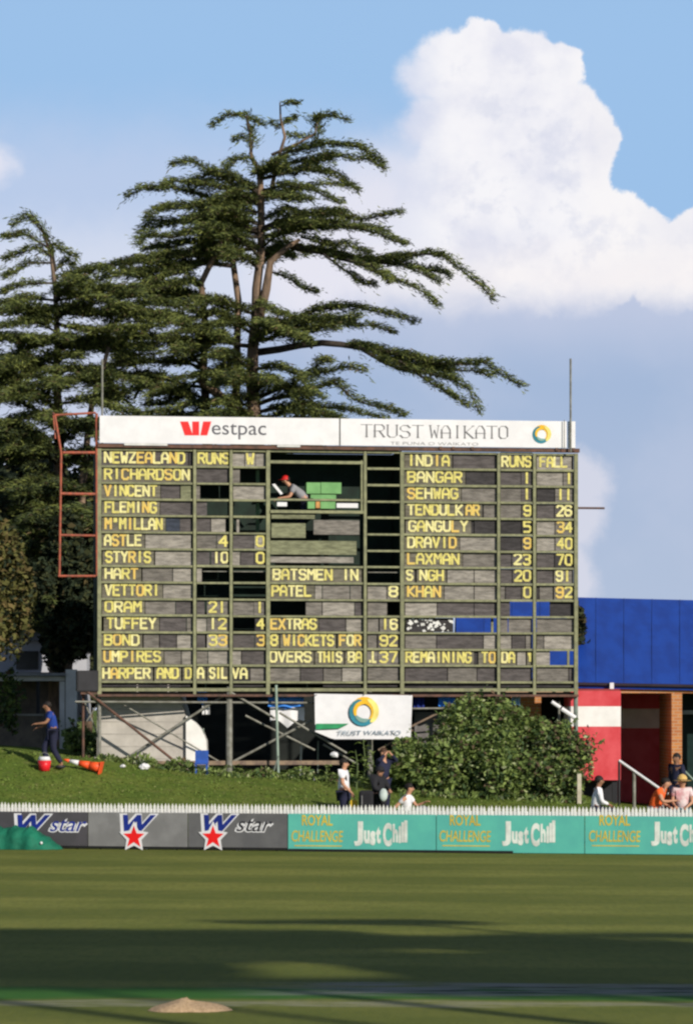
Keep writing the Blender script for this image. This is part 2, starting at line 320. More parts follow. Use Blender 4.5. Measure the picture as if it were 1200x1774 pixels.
def grass_mat(name, field):
    m = bpy.data.materials.new(name); m.use_nodes = True; t = m.node_tree; b = t.nodes['Principled BSDF']
    b.inputs['Roughness'].default_value = .9; b.inputs['Specular IOR Level'].default_value = .12
    tcn = N(t, 'ShaderNodeTexCoord'); s = N(t, 'ShaderNodeSeparateXYZ'); t.links.new(tcn.outputs['Object'], s.inputs[0])
    def ns(sc, st, det=5, r=.6):
        mp = N(t, 'ShaderNodeMapping'); t.links.new(tcn.outputs['Object'], mp.inputs[0]); mp.inputs['Scale'].default_value = st
        n = N(t, 'ShaderNodeTexNoise'); t.links.new(mp.outputs[0], n.inputs['Vector']); n.inputs['Scale'].default_value = sc; n.inputs['Detail'].default_value = det; n.inputs['Roughness'].default_value = r
        return n.outputs['Fac']
    if field:
        a = ns(1, (.25, .45, 1)); bb = ns(1, (2.2, .8, 1)); c_ = ns(3, (3, .5, 1), 8, .8)
        o = mixc(ramp(a, .35, .65, tree=t), (.148, .172, .034), (.212, .224, .050), tree=t)
        o = mixc(M_('MULTIPLY', ramp(bb, .5, .72, tree=t), .4, tree=t), o, (.24, .225, .055), tree=t)
        # mown bands
        band = M_('SINE', M_('MULTIPLY', M_('ADD', s.outputs[1], M_('MULTIPLY', s.outputs[0], .2, tree=t), tree=t), 1.05, tree=t), tree=t)
        o = mixc(M_('MULTIPLY', ramp(band, -.4, .4, tree=t), .45, tree=t), o, (.095, .120, .022), tree=t)
        o = mixc(M_('MULTIPLY', ramp(c_, .42, .66, tree=t), .42, tree=t), o, (.075, .10, .022), tree=t)
        # square: a lush green strip, a pale worn strip with dark scuffs and a faded line in front of it
        yy = M_('ADD', M_('ADD', s.outputs[1], M_('MULTIPLY', s.outputs[0], .035, tree=t), tree=t), M_('MULTIPLY', M_('SUBTRACT', ns(1, (.5, 1.2, 1)), .5, tree=t), 1.2, tree=t), tree=t)
        def strip(lo, hi, e): return M_('MULTIPLY', ramp(yy, lo - e, lo + e, tree=t), ramp(yy, hi + e, hi - e, tree=t), tree=t)
        o = mixc(M_('MULTIPLY', strip(39.5, 41.2, .3), .85, tree=t), o, (.022, .13, .020), tree=t)
        rs = M_('MULTIPLY', M_('MULTIPLY', strip(40.1, 41.9, .25), ramp(s.outputs[0], -1.8, .4, tree=t), tree=t), ramp(ns(1, (.8, 5, 1), 4), .36, .56, tree=t), tree=t)
        o = mixc(M_('MULTIPLY', rs, .9, tree=t), o, (.25, .25, .235), tree=t)
        sc = M_('MULTIPLY', M_('MULTIPLY', strip(40.5, 41.4, .15), ramp(s.outputs[0], .3, 1.3, tree=t), tree=t), ramp(ns(1.4, (.5, 4, 1), 3), .50, .6, tree=t), tree=t)
        o = mixc(M_('MULTIPLY', sc, .85, tree=t), o, (.012, .012, .014), tree=t)
        ln = M_('MULTIPLY', strip(38.6, 39.25, .14), ramp(ns(2, (.8, 3, 1)), .3, .6, tree=t), tree=t)
        o = mixc(M_('MULTIPLY', ln, .5, tree=t), o, (.36, .34, .27), tree=t)
    else:
        a = ns(.9, (1, 1, 1)); c_ = ns(7, (1, 1, 1), 6, .7)
        o = mixc(ramp(a, .35, .65, tree=t), (.100, .155, .024), (.155, .195, .036), tree=t)
        o = mixc(M_('MULTIPLY', ramp(c_, .42, .7, tree=t), .6, tree=t), o, (.04, .066, .014), tree=t)
        o = mixc(M_('MULTIPLY', ramp(ns(2.2, (1, 1, 1)), .56, .7, tree=t), .45, tree=t), o, (.17, .16, .06), tree=t)
    t.links.new(o, b.inputs['Base Color'])
    n2 = ns(26 if field else 14, (1, 1, 1), 4, .7); bp = N(t, 'ShaderNodeBump'); bp.inputs['Strength'].default_value = .55; bp.inputs['Distance'].default_value = .03 if field else .10
    t.links.new(n2, bp.inputs['Height']); t.links.new(bp.outputs[0], b.inputs['Normal'])
    return m
xs = axis(-14, 14, .5, 3000)
def fy(x): return fence_y(max(-40, min(40, x))) + .35
terrain('playing_field', xs, [0, .004, .02, .06] + list(np.linspace(.1, 1, 40)) + [1.3, 2, 6, 30], lambda x, t: fy(x) - t * 60, lambda x, y: 0.0, grass_mat('field_grass', True))
bt = list(np.linspace(0, 1, 44)); gb = grass_mat('bank_grass', False)
terrain('grass_bank', xs, bt, lambda x, t: fy(x) + (101 - fy(x)) * t, ground, gb)
terrain('ground', xs, [0, .01, .1, .5, 1, 5, 20], lambda x, t: 101 + t * 200, ground, gb)
# grass blades standing along the fence foot and over the bank: rough real tufts
r = np.random.default_rng(4); pts = []
for _ in range(12000):
    x = r.uniform(-9.5, 8.5); y = r.uniform(fy(x) + 3, 93.5); pts.append((x, y, ground(x, y) + .02))
g1 = mat('blade_green', (.125, .18, .03), (.10, .15, .025), 2); g2 = mat('blade_dry', (.17, .18, .06), (.13, .15, .04), 2)
tag(cards('grass_tufts', pts, .055, [g1, g2], seed=3, up=.3, aspect=.5, weights=[.8, .2]), 'short rough grass blades standing over the sloping bank', 'grass', kind='stuff')

# ------------------------------------------------------------------ boundary: picket fence and advertising boards
white = mat('white_paint', (.78, .78, .76), (.62, .61, .57), 5, .6, objrand=.06)
ang = math.atan2(-.2577, 1); FO = Vector((-8.9, fence_y(-8.9), 0))
def fl(px, py, dy=0.0):      # where the line of sight meets the fence's plane, in the fence's own coordinates
    e = Vector((math.cos(ang), math.sin(ang), 0)); n = Vector((-math.sin(ang), math.cos(ang), 0)); d = Vector(((px - 600) / F, 1, (HY - py) / F)); C0 = Vector((0, 0, CAMZ))
    t = ((FO - C0).dot(n) + dy) / d.dot(n); q = C0 + d * t - FO; return q.dot(e), q.z
fence = empty('picket_fence', FO, 'long white wooden picket fence with its points showing above the advertising boards', 'fence', rz=ang)
npk = 212; sp = .0852
pk = MB().prism([(-.027, 0.05), (.027, .05), (.027, .985), (0, 1.055), (-.027, .985)], -.011, .011)
p0 = pk.build('picket', white, fence); rng = random.Random(5)
for i in range(npk):
    o = p0 if i == 0 else p0.copy()
    if i: COL.objects.link(o); o.parent = fence
    o.location = (i * sp, rng.uniform(-.003, .003), rng.uniform(-.012, .008)); o.rotation_euler = (0, rng.uniform(-.012, .012), 0)
rl = MB().box((-.1, .014, .22), (npk * sp, .05, .31)).build('rail', white, fence)
r2 = rl.copy(); COL.objects.link(r2); r2.parent = fence; r2.location = (0, 0, .62)
for i in range(9):
    MB().box((i * 2.2, .053, 0), (i * 2.2 + .09, .14, .93)).build('post', white, fence)
grey_b = mat('grey_board', (.125, .125, .128), (.10, .10, .105), 2, .5); grey_b2 = mat('grey_board_light', (.215, .215, .215), (.17, .17, .17), 2, .5)
grey_b3 = mat('charcoal_board', (.075, .07, .08), (.06, .058, .064), 2, .5)
teal = mat('teal_board', (.105, .46, .37), (.09, .40, .345), 1.5, .5); blue_l = mat('logo_blue', (.012, .03, .25), rough=.5); red_l = mat('logo_red', (.80, .012, .012), (.7, .01, .01), rough=.5)
wht = mat('sign_white', (.70, .70, .72), (.64, .64, .66), 3, .5); yel_l = mat('logo_yellow', (.62, .48, .06), (.5, .38, .05), rough=.5); dark = mat('dark_gap', (.012, .012, .012)); cream_l = mat('logo_cream', (.72, .76, .70), rough=.5)
blk = mat('logo_black', (.02, .02, .025), rough=.5)
def sshape(cx, cz, r, k=.42, rot=0): return [(cx + (r if i % 2 == 0 else r * k) * math.sin(-i * math.pi / 5 + rot), cz + (r if i % 2 == 0 else r * k) * math.cos(i * math.pi / 5 + rot * 0)) for i in range(10)]
def star(px, py, rr, parent, y):
    x, z = fl(px, py, y); s_ = rr * 82 / F
    m = MB(); m.prism(sshape(x, z, s_ * 1.38, .52), y - .002, y + .004); m.build('star_outline', wht, parent)
    m = MB(); m.prism(sshape(x, z, s_, .42), y - .008, y); m.build('star', red_l, parent)
def ft(text, px0, px1, py0, py1, y, d, m, parent, **k):
    x0, z1 = fl(px0, py0, y); x1, _ = fl(px1, py0, y); _, z0 = fl((px0 + px1) / 2, py1, y)
    return font_text(text, x0, x1, z0, z1, y, d, m, parent, **k)
BY = -.10
def board(px0, px1, m, label, top=1409, btm=1474):
    x0, _ = fl(px0, top, BY); x1, _ = fl(px1, top, BY)
    t = empty('advertising_board', FO, label, 'billboard', 'advertising boards along the boundary', rz=ang)
    lo = .075 if m is not teal else .015
    MB().box((x0 + .006, BY, lo), (x1 - .006, BY + .05, .845)).build('panel', m, t)
    if m is not teal: MB().box((x0 + .006, BY + .012, .02), (x1 - .006, BY + .04, .072)).build('base_rail', dark, t)
    for q in (x0 + .25, x1 - .3): MB().box((q, BY + .052, 0), (q + .05, BY + .085, .7)).build('stay', dark, t)
    return t
def wlogo(t, px, small=None, sx1=0, star_px=None, dk=False):
    ft('W', px - 3, px + 68 - 3, 1409.5, 1447, BY - .006, .004, wht, t, bold=.07, shear=.35)
    ft('W', px + 3, px + 60, 1412, 1444, BY - .012, .004, blue_l, t, bold=.035, shear=.35)
    if small:
        ft(small, px + 56, sx1 + 2, 1418, 1443, BY - .006, .004, wht, t, bold=.06, shear=.35)
        ft(small, px + 59, sx1, 1420, 1441, BY - .012, .004, blk if dk else blue_l, t, bold=.0, shear=.35)
    if star_px: star(star_px, 1451, 20, t, BY - .02)
b0 = board(-20, 152, grey_b3, 'charcoal advertising board with blue white-edged lettering, half hidden by the green cover'); wlogo(b0, 27, 'star', 150)
b1 = board(152.6, 325, grey_b2, 'light grey advertising board with a blue W above a red star'); wlogo(b1, 210, star_px=232)
b2 = board(325.6, 498, grey_b, 'dark grey advertising board with blue W, red star and the word star'); wlogo(b2, 350, 'star', 472, 369, True)
def tealb(px0, px1, c1, c2, label, cut=True):
    t = board(px0, px1, teal, label)
    if c1:
        ft('ROYAL', c1 - 27, c1 + 26, 1412, 1431, BY - .006, .004, yel_l, t, bold=.02)
        ft('CHALLENGE', c1 - 45, c1 + 44, 1439, 1459, BY - .006, .004, yel_l, t, bold=.01, shear=.1)
        x0, z = fl(c1 - 40, 1465.5, BY); x1, _ = fl(c1 + 42, 1465.5, BY); MB().box((x0, BY - .005, z - .012), (x1, BY, z + .012)).build('underline', yel_l, t)
    if c2:
        rg = random.Random(int(c2)); xa = c2 - 45
        for ch, w, tp, bt_ in (('J', 17, 1424, 1466), ('u', 11, 1440, 1462), ('s', 10, 1440, 1465), ('t', 9, 1432, 1462)):
            ft(ch, xa, xa + w * .92, tp + rg.uniform(-1, 1), bt_, BY - .006, .004, cream_l, t, bold=.05); xa += w
        xa += 3
        for ch, w, tp, bt_ in (('C', 17, 1427, 1467), ('h', 10, 1428, 1460), ('i', 5, 1432, 1461), ('l', 5, 1426, 1460), ('l', 6, 1422, 1460)):
            ft(ch, xa, xa + w * .9, tp + rg.uniform(-1, 1), bt_, BY - .006, .004, cream_l, t, bold=.05); xa += w
    return t
tealb(498.6, 755, 550, 658, 'teal advertising board beside the dark grey one, yellow script left of white handwriting')
tealb(755.6, 1012, 806, 914, 'teal advertising board in the middle of the teal row')
tealb(1012.6, 1272, 1065, 1172, 'teal advertising board at the right end, in front of the seated spectators')
# dark strip along the turf against the boards
xa, _ = fl(500, 1476, BY - .06); xb, _ = fl(888, 1476, BY - .06)
o = tag(MB().box((xa, BY - .09, 0.0), (xb, BY - .03, .06)).build('foot_strip', dark), 'long dark timber lying on the turf at the foot of the teal boards', 'timber'); o.location = FO; o.rotation_euler = (0, 0, ang)
# green cover bunched up in front of the first board
gcov = mat('green_tarpaulin', (.012, .16, .095), (.008, .10, .06), 2.5, .7, bump=.8, bscale=4, spec=.2)
def cover():
    rg = random.Random(2); nx, ny = 46, 12; vs = []; fs = []
    x0, _ = fl(-70, 1475, -.5); x1, _ = fl(104, 1475, -.5)
    for j in range(ny):
        for i in range(nx):
            s_, q = i / (nx - 1), j / (ny - 1)
            px_ = -70 + 174 * s_
            prof = .50 * min(1, max(.0, (104 - px_) / 52)) ** .75 * (1 - .10 * max(0, min(1, (20 - px_) / 60)))
            a = math.pi * q
            hz = prof * math.sin(a) ** .8 * (1 + .06 * math.sin(px_ * .21 + q * 5) + .05 * math.sin(px_ * .47 - q * 9))
            vs.append((x0 + (x1 - x0) * s_ + .02 * math.sin(q * 20 + i), -.45 - .42 * math.cos(a) * (.35 + .65 * min(1, (104 - px_) / 40 + .1)) + .02 * math.sin(i * .9), .006 + hz))
    for j in range(ny - 1):
        for i in range(nx - 1): fs.append((j * nx + i, j * nx + i + 1, (j + 1) * nx + i + 1, (j + 1) * nx + i))
    fs.append(tuple(j * nx for j in range(ny))); mb = MB(); mb.v = vs; mb.f = fs; mb.m = [0] * len(fs)
    t = empty('pitch_cover', FO, 'green tarpaulin pitch cover heaped in front of the leftmost board', 'cover', rz=ang)
    mb.build('tarpaulin', gcov, t, True)
    xe, ze = fl(70, 1466, -.86); MB().ball((xe, -.80, .16), .035, 8).build('eyelet', wht, t, True)
cover()
# sawdust heap on the turf
def heap():
    c = P(328, 1752, CAMZ * F / (1752 - HY)); rg = random.Random(8); n, k = 36, 9; vs = [(-.05, 0, .125)]; fs = []
    for i in range(1, k + 1):
        for j in range(n):
            a = 2 * math.pi * j / n; q = i / k; wob = 1 + .12 * math.sin(2 * a + 1) + .07 * math.sin(5 * a)
            h = .125 * max(0, 1 - q) ** .6 * (1 + .10 * math.sin(3 * a + 1) - .22 * math.cos(a) * (1 - q)) + rg.uniform(-.004, .004)
            vs.append((.40 * q * wob * math.cos(a), .26 * q * wob * math.sin(a), max(.002 if i == k else .004, h)))
    for j in range(n): fs.append((0, 1 + j, 1 + (j + 1) % n))
    for i in range(k - 1):
        for j in range(n): fs.append((1 + i * n + j, 1 + (i + 1) * n + j, 1 + (i + 1) * n + (j + 1) % n, 1 + i * n + (j + 1) % n))
    mb = MB(); mb.v = vs; mb.f = fs; mb.m = [0] * len(fs)
    o = mb.build('sawdust_heap', mat('sawdust', (.56, .40, .25), (.42, .29, .17), 30, 1, bump=.8, bscale=60), smooth=True); o.location = (c.x, c.y, 0)
    tag(o, 'low heap of pale tan sawdust lying on the turf in the foreground', 'heap')
heap()

# ------------------------------------------------------------------ the scoreboard
L0 = Vector((-6.42, 93.6, 1.0)); R0 = Vector((6.12, 95.5, 1.0)); SE = (R0 - L0).normalized(); SN = Vector((-SE.y, SE.x, 0)); sang = math.atan2(SE.y, SE.x)
def bp(px, py, dy=0.0):
    d = Vector(((px - 600) / F, 1, (HY - py) / F)); C0 = Vector((0, 0, CAMZ)); t = ((L0 - C0).dot(SN) + dy) / d.dot(SN); q = C0 + d * t - L0
    return q.dot(SE), q.z
def bx(px, dy=0.0): return bp(px, 990, dy)[0]
VB = 3.705 - 1.0                                     # height of the board's lower edge in the scoreboard's own coordinates
ROW = .432
def vr(i): return VB + 6.25 - ROW * i               # height of the rail above row i
sb = empty('scoreboard', L0, 'large old wooden cricket scoreboard with yellow lettering, raised on a braced steel frame', 'scoreboard', rz=sang)
olive = mat('olive_painted_timber', (.245, .25, .14), (.17, .175, .105), 6, .75, bump=.3, objrand=.1)
rust = mat('rust_red_steel', (.42, .10, .055), (.22, .075, .05), 8, .7, objrand=.1); rustb = mat('rusty_beam', (.14, .07, .05), (.07, .045, .035), 5, .8)
steel = mat('galvanised_tube', (.25, .25, .22), (.16, .155, .13), 6, .6, metal=.2); steelg = mat('grey_green_tube', (.18, .22, .19), (.12, .14, .12), 4, .6)
timber = mat('weathered_beam', (.26, .19, .13), (.14, .10, .08), 5, .85, bump=.3)
def plate_mat(n, c): return mat(n, c, tuple(v * .5 for v in c), 3.4, .85, bump=.35, bscale=9, stretch=(1, 1, 4), contrast=(.3, .7), objrand=.13)
PM = {'k': plate_mat('plate_near_black', (.048, .044, .046)), 'd': plate_mat('plate_dark', (.108, .096, .095)), 'g': plate_mat('plate_grey', (.205, .188, .168)),
      'l': plate_mat('plate_light', (.33, .305, .27)), 'o': plate_mat('plate_olive', (.24, .25, .15)), 'n': plate_mat('plate_navy', (.045, .055, .08)), 'b': plate_mat('plate_name', (.17, .157, .12))}
yel = [mat('letter_yellow', (.68, .61, .17), (.48, .43, .13), 12, .6), mat('letter_pale', (.74, .69, .32), (.56, .52, .22), 12, .6), mat('letter_orange', (.66, .44, .10), (.56, .44, .12), 12, .6)]
def rail(x0, x1, z, h=.062, y0=-.03, y1=.03, name='rail', m=None): return MB().box((x0, y0, z - h / 2), (x1, y1, z + h / 2)).build(name, m or olive, sb)
def post(x, z0, z1, w=.085, y0=-.055, y1=.055, name='post', m=None): return MB().box((x - w / 2, y0, z0), (x + w / 2, y1, z1)).build(name, m or olive, sb)
XC = {c: bx(c) for c in (172, 337, 400, 464, 632, 696, 863, 925, 997)}
zt, zb_ = vr(0), vr(14)
for c in (172, 337, 400, 464, 632, 696, 863, 925, 997):
    post(XC[c], VB - .12 if c not in (172, 464, 997) else VB - .12, zt + .02, .10 if c in (172, 997, 464, 696) else .075)
for i in range(15):
    for a, b in ((172, 337), (337, 400), (400, 464), (464, 632), (632, 696), (696, 863), (863, 925), (925, 997)):
        if a == 464 and 0 < i < 7: continue
        if (i == 14 and False): continue
        rail(XC[a] + .055, XC[b] - .055, vr(i) + rng.uniform(-.008, .008), .054 + rng.uniform(-.007, .007))
# lower fascia
rail(XC[172] - .05, XC[997] + .05, VB + .0, .085, -.05, .05, 'bottom_beam', olive)
rail(XC[172] - .05, XC[997] + .05, VB - .15, .06, -.16, .30, 'walkway_edge', rustb)
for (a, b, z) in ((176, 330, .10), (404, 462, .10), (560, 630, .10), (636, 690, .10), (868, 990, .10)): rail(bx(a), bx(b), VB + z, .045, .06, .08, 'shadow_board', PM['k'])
rail(XC[172] - .05, XC[997] + .08, zt + .10, .10, -.12, .10, 'top_beam', rustb)
PL = [0]
def plate(row, px0, px1, k, dz=0.0, hh=None, y=.055):
    x0, x1 = bx(px0), bx(px1); z1 = vr(row) - .03 + dz; z0 = z1 - (hh or (ROW - .055)); y += rng.uniform(-.006, .012)
    o = MB().box((x0 + .004, y, z0), (x1 - .004, y + .018, z1)).build('plate', PM[k], sb); return o
def word(row, px0, px1, s, pad0=4, pad1=4, back='b', wts=(6, 3, 1.0), h=.265, name='name_board', pick=None):
    x0, x1 = bx(px0), bx(px1); z1 = vr(row) - .03; z0 = z1 - (ROW - .055); y = .04 + rng.uniform(-.004, .004)
    o = MB().box((bx(px0 - pad0), y, z0), (bx(px1 + pad1), y + .02, z1)).build(name, PM[back], sb)
    m = MB(); zc = (z0 + z1) / 2
    strokes(m, s, x0 + .03, x1 - .03, zc - h / 2 + .022, zc + h / 2 + .022, y - .014, rng, w=.058, weights=wts, pick=pick); m.build('lettering', yel, o)
    return o
def fig(row, px0, px1, s, **k): return word(row, px0, px1, s, 2, 3, back=k.pop('back', 'g'), name='number_plate', **k)
# left columns
word(0, 180, 322, 'NEWZEALAND', back='d'); plate(0, 327, 335, 'k'); word(0, 342, 399, 'RUNS', 3, 1); plate(0, 403, 424, 'l'); word(0, 426, 441, 'W', 1, 1, back='l', pick=0); plate(0, 443, 461, 'l')
word(1, 180, 330, 'RICHARDSON'); plate(1, 340, 397, 'd'); plate(1, 403, 416, 'g')
word(2, 180, 274, 'VINCENT'); plate(2, 279, 312, 'd'); plate(2, 313, 335, 'o'); plate(2, 340, 347, 'g'); plate(2, 404, 461, 'l')
word(3, 181, 273, 'FLEMING'); plate(3, 278, 335, 'd'); plate(3, 340, 359, 'd')
word(4, 181, 283, 'M`MILLAN', wts=(4, 2, 3)); plate(4, 288, 312, 'n'); plate(4, 312, 335, 'd'); plate(4, 340, 365, 'd'); plate(4, 366, 391, 'l'); plate(4, 410, 415, 'l')
word(5, 180, 247, 'ASTLE', wts=(2, 3, 3)); plate(5, 252, 331, 'l'); plate(5, 332, 336, 'k'); plate(5, 341, 375, 'g'); fig(5, 378, 396, '4', back='g'); plate(5, 404, 440, 'd'); fig(5, 443, 459, '0', back='l')
word(6, 182, 263, 'STYRIS'); plate(6, 269, 335, 'l'); plate(6, 341, 364, 'd'); fig(6, 368, 397, '10', back='d'); plate(6, 403, 416, 'l'); plate(6, 417, 441, 'd'); fig(6, 443, 459, '0', back='d')
word(7, 181, 241, 'HART', wts=(2, 3, 3)); plate(7, 247, 299, 'g'); plate(7, 300, 335, 'l'); plate(7, 341, 350, 'l')
word(8, 181, 278, 'VETTORI'); plate(8, 283, 336, 'l')
word(9, 181, 247, 'ORAM'); plate(9, 252, 304, 'g'); plate(9, 305, 335, 'd'); plate(9, 341, 355, 'd'); fig(9, 361, 393, '21', back='g'); plate(9, 404, 440, 'g'); fig(9, 442, 458, '1', back='g')
word(10, 184, 272, 'TUFFEY'); plate(10, 277, 323, 'd'); plate(10, 324, 335, 'g'); plate(10, 341, 358, 'l'); fig(10, 361, 394, '12', back='g'); fig(10, 444, 459, '4', back='k')
word(11, 180, 243, 'BOND'); plate(11, 249, 276, 'g'); plate(11, 277, 306, 'd'); plate(11, 307, 335, 'l'); plate(11, 341, 356, 'd'); fig(11, 361, 395, '33', back='l'); plate(11, 404, 441, 'd'); fig(11, 444, 460, '3', back='d')
word(12, 179, 280, 'UMPIRES'); plate(12, 285, 314, 'g'); plate(12, 315, 335, 'l'); plate(12, 341, 360, 'g'); plate(12, 361, 398, 'l'); plate(12, 403, 418, 'l'); plate(12, 419, 461, 'd')
word(13, 177, 262, 'HARPER', 2, 3); word(13, 271, 311, 'AND', 3, 3); word(13, 320, 333, 'D', 3, 1); word(13, 341, 354, 'A', 1, 3); word(13, 362, 395, 'SIL', 3, 2, wts=(1, 6, 0)); word(13, 401, 430, 'VA', 1, 3, back='k'); plate(13, 434, 461, 'g')
# middle columns
word(7, 472, 622, 'BATSMEN IN', 3, 5); word(8, 470, 541, 'PATEL', 2, 4); plate(8, 546, 558, 'l'); plate(8, 559, 606, 'g'); plate(8, 607, 629, 'g')
plate(8, 637, 670, 'l'); fig(8, 673, 690, '8', back='g')
plate(9, 530, 558, 'g'); plate(9, 559, 614, 'l'); plate(9, 615, 629, 'd'); plate(9, 637, 671, 'g')
word(10, 468, 550, 'EXTRAS', 2, 2, wts=(1, 1, 5)); plate(10, 553, 599, 'd'); plate(10, 600, 629, 'l'); plate(10, 637, 656, 'g'); fig(10, 660, 690, '16', back='g')
word(11, 468, 482, '8', 2, 2, pick=0); word(11, 490, 580, 'WICKETS', 4, 2, wts=(1, 0, 6)); word(11, 587, 627, 'FOR', 2, 2, wts=(1, 1, 6)); plate(11, 637, 653, 'g'); fig(11, 657, 690, '92', back='d')
word(12, 466, 541, 'OVERS', 1, 3); word(12, 549, 594, 'THIS', 3, 2); word(12, 602, 629, 'BA', 4, 0); word(12, 637, 653, '.L', 1, 1, back='g', wts=(0, 1, 0)); fig(12, 657, 690, '37', back='g')
plate(13, 467, 520, 'g'); plate(13, 521, 560, 'd'); plate(13, 561, 592, 'g'); plate(13, 593, 629, 'l'); plate(13, 637, 692, 'g')
# right columns
word(0, 705, 780, 'INDIA', 4, 3); plate(0, 785, 861, 'd'); word(0, 868, 922, 'RUNS', 2, 1); word(0, 934, 984, 'FALL', 4, 6, back='l')
word(1, 705, 802, 'BANGAR'); plate(1, 807, 861, 'k'); plate(1, 867, 903, 'd'); fig(1, 905, 920, '1', back='d'); plate(1, 930, 975, 'l'); fig(1, 978, 993, '1', back='g')
word(2, 705, 795, 'SEHWAG'); plate(2, 800, 861, 'g'); plate(2, 867, 903, 'g'); fig(2, 905, 920, '1', back='d'); plate(2, 930, 961, 'k'); fig(2, 964, 992, '11', back='g')
word(3, 705, 803, 'TENDULK', 3, 1); word(3, 806, 832, 'AR', 1, 3, wts=(0, 0, 1)); plate(3, 838, 861, 'g'); plate(3, 867, 903, 'g'); fig(3, 906, 921, '9', back='d'); plate(3, 930, 960, 'd'); fig(3, 963, 992, '26', back='d')
word(4, 707, 812, 'GANGULY'); plate(4, 822, 861, 'k'); plate(4, 867, 903, 'k'); fig(4, 906, 921, '5', back='k'); plate(4, 930, 961, 'l'); fig(4, 964, 993, '34', back='g')
word(5, 705, 792, 'DRAVID'); plate(5, 797, 861, 'l'); plate(5, 867, 903, 'k'); fig(5, 906, 921, '9', back='d', pick=2); plate(5, 930, 961, 'l'); fig(5, 964, 993, '40', back='g')
word(6, 705, 797, 'LAXMAN'); plate(6, 802, 861, 'g'); plate(6, 867, 886, 'd'); fig(6, 889, 921, '23', back='d'); plate(6, 930, 960, 'd'); fig(6, 963, 993, '70', back='k')
word(7, 703, 716, 'S', 2, 2); word(7, 726, 770, 'NGH', 4, 3); plate(7, 775, 821, 'l'); plate(7, 822, 861, 'l'); plate(7, 867, 887, 'd'); fig(7, 890, 921, '20', back='d'); plate(7, 930, 958, 'd'); fig(7, 962, 990, '91', back='g')
word(8, 705, 765, 'KHAN', wts=(3, 1, 4)); plate(8, 770, 821, 'l'); plate(8, 822, 861, 'l'); plate(8, 867, 875, 'g'); plate(8, 876, 903, 'd'); fig(8, 906, 921, '0', back='d'); plate(8, 935, 958, 'g'); fig(8, 962, 993, '92', back='g')
plate(9, 702, 757, 'l'); plate(9, 758, 821, 'd'); plate(9, 822, 861, 'd'); plate(9, 867, 884, 'd')
plate(10, 867, 880, 'g'); plate(10, 881, 922, 'g'); plate(10, 930, 994, 'g')
plate(11, 702, 756, 'g'); plate(11, 757, 837, 'd'); plate(11, 838, 861, 'l'); plate(11, 867, 886, 'l'); plate(11, 887, 910, 'd'); plate(11, 911, 922, 'g'); plate(11, 930, 942, 'g'); plate(11, 943, 994, 'l')
word(12, 702, 818, 'REMAINING', 2, 3); word(12, 833, 860, 'TO', 4, 1); word(12, 868, 893, 'DA', 1, 1); plate(12, 896, 911, 'l'); word(12, 914, 922, 'Y', 1, 1, h=.2); plate(12, 929, 953, 'l')
plate(13, 702, 775, 'd'); plate(13, 776, 826, 'g'); plate(13, 827, 861, 'd'); plate(13, 867, 922, 'd'); plate(13, 930, 985, 'g'); plate(13, 986, 994, 'd')
for i in (0, 1, 2, 3, 4, 5, 6, 7, 8, 11, 13):
    for a, b in ((700, 861), (867, 922), (929, 994)): MB().box((bx(a), .09, vr(i + 1) + .02), (bx(b), .10, vr(i) - .02)).build('backing_board', PM['k'], sb)
MB().box((bx(700), .09, vr(13) + .02), (bx(861), .10, vr(12) - .02)).build('backing_board', PM['k'], sb); MB().box((bx(867), .09, vr(13) + .02), (bx(953), .10, vr(12) - .02)).build('backing_board', PM['k'], sb)
MB().box((bx(700), .09, vr(10) + .02), (bx(883), .10, vr(9) - .02)).build('backing_board', PM['k'], sb); MB().box((bx(953), .09, vr(10) + .02), (bx(994), .10, vr(9) - .02)).build('backing_board', PM['k'], sb)
MB().box((bx(700), .12, VB + .03), (bx(994), .13, vr(14) - .02)).build('backing_board', PM['k'], sb)
# small slots where a light rail shows through the dark
for a, b in ((352, 397), (405, 460), (638, 691)): rail(bx(a), bx(b), vr(7) - .13, .02, .08, .1, 'inner_slat', steel)
for r_, a in ((1, 446), (3, 446), (4, 446)): MB().box((bx(a - 3, .5), .45, vr(r_ + 1) + .03), (bx(a + 3, .5), .52, vr(r_) - .03)).build('inner_stud', mat('stud_green', (.10, .17, .09)), sb)
# operators' window (rows 0-6 of the middle column)
def wz(py): return bp(548, py)[1]
for z, h, y0 in ((801, .075, -.06), (866, .05, -.04), (887, .075, -.10)): rail(XC[464] + .055, XC[632] - .055, wz(z), h, y0, .05, 'window_rail')
for a, b, p0_, p1_, k in ((470, 545, 892, 899, 'o'), (543, 622, 901, 926, 'g'), (470, 529, 907, 932, 'o'), (468, 617, 937, 961, 'o'), (468, 612, 965, 975, 'l')):
    MB().box((bx(a), -.02, wz(p1_)), (bx(b), .02, wz(p0_))).build('spare_board', PM[k], sb)
post(bx(626), wz(888), wz(797), .05)
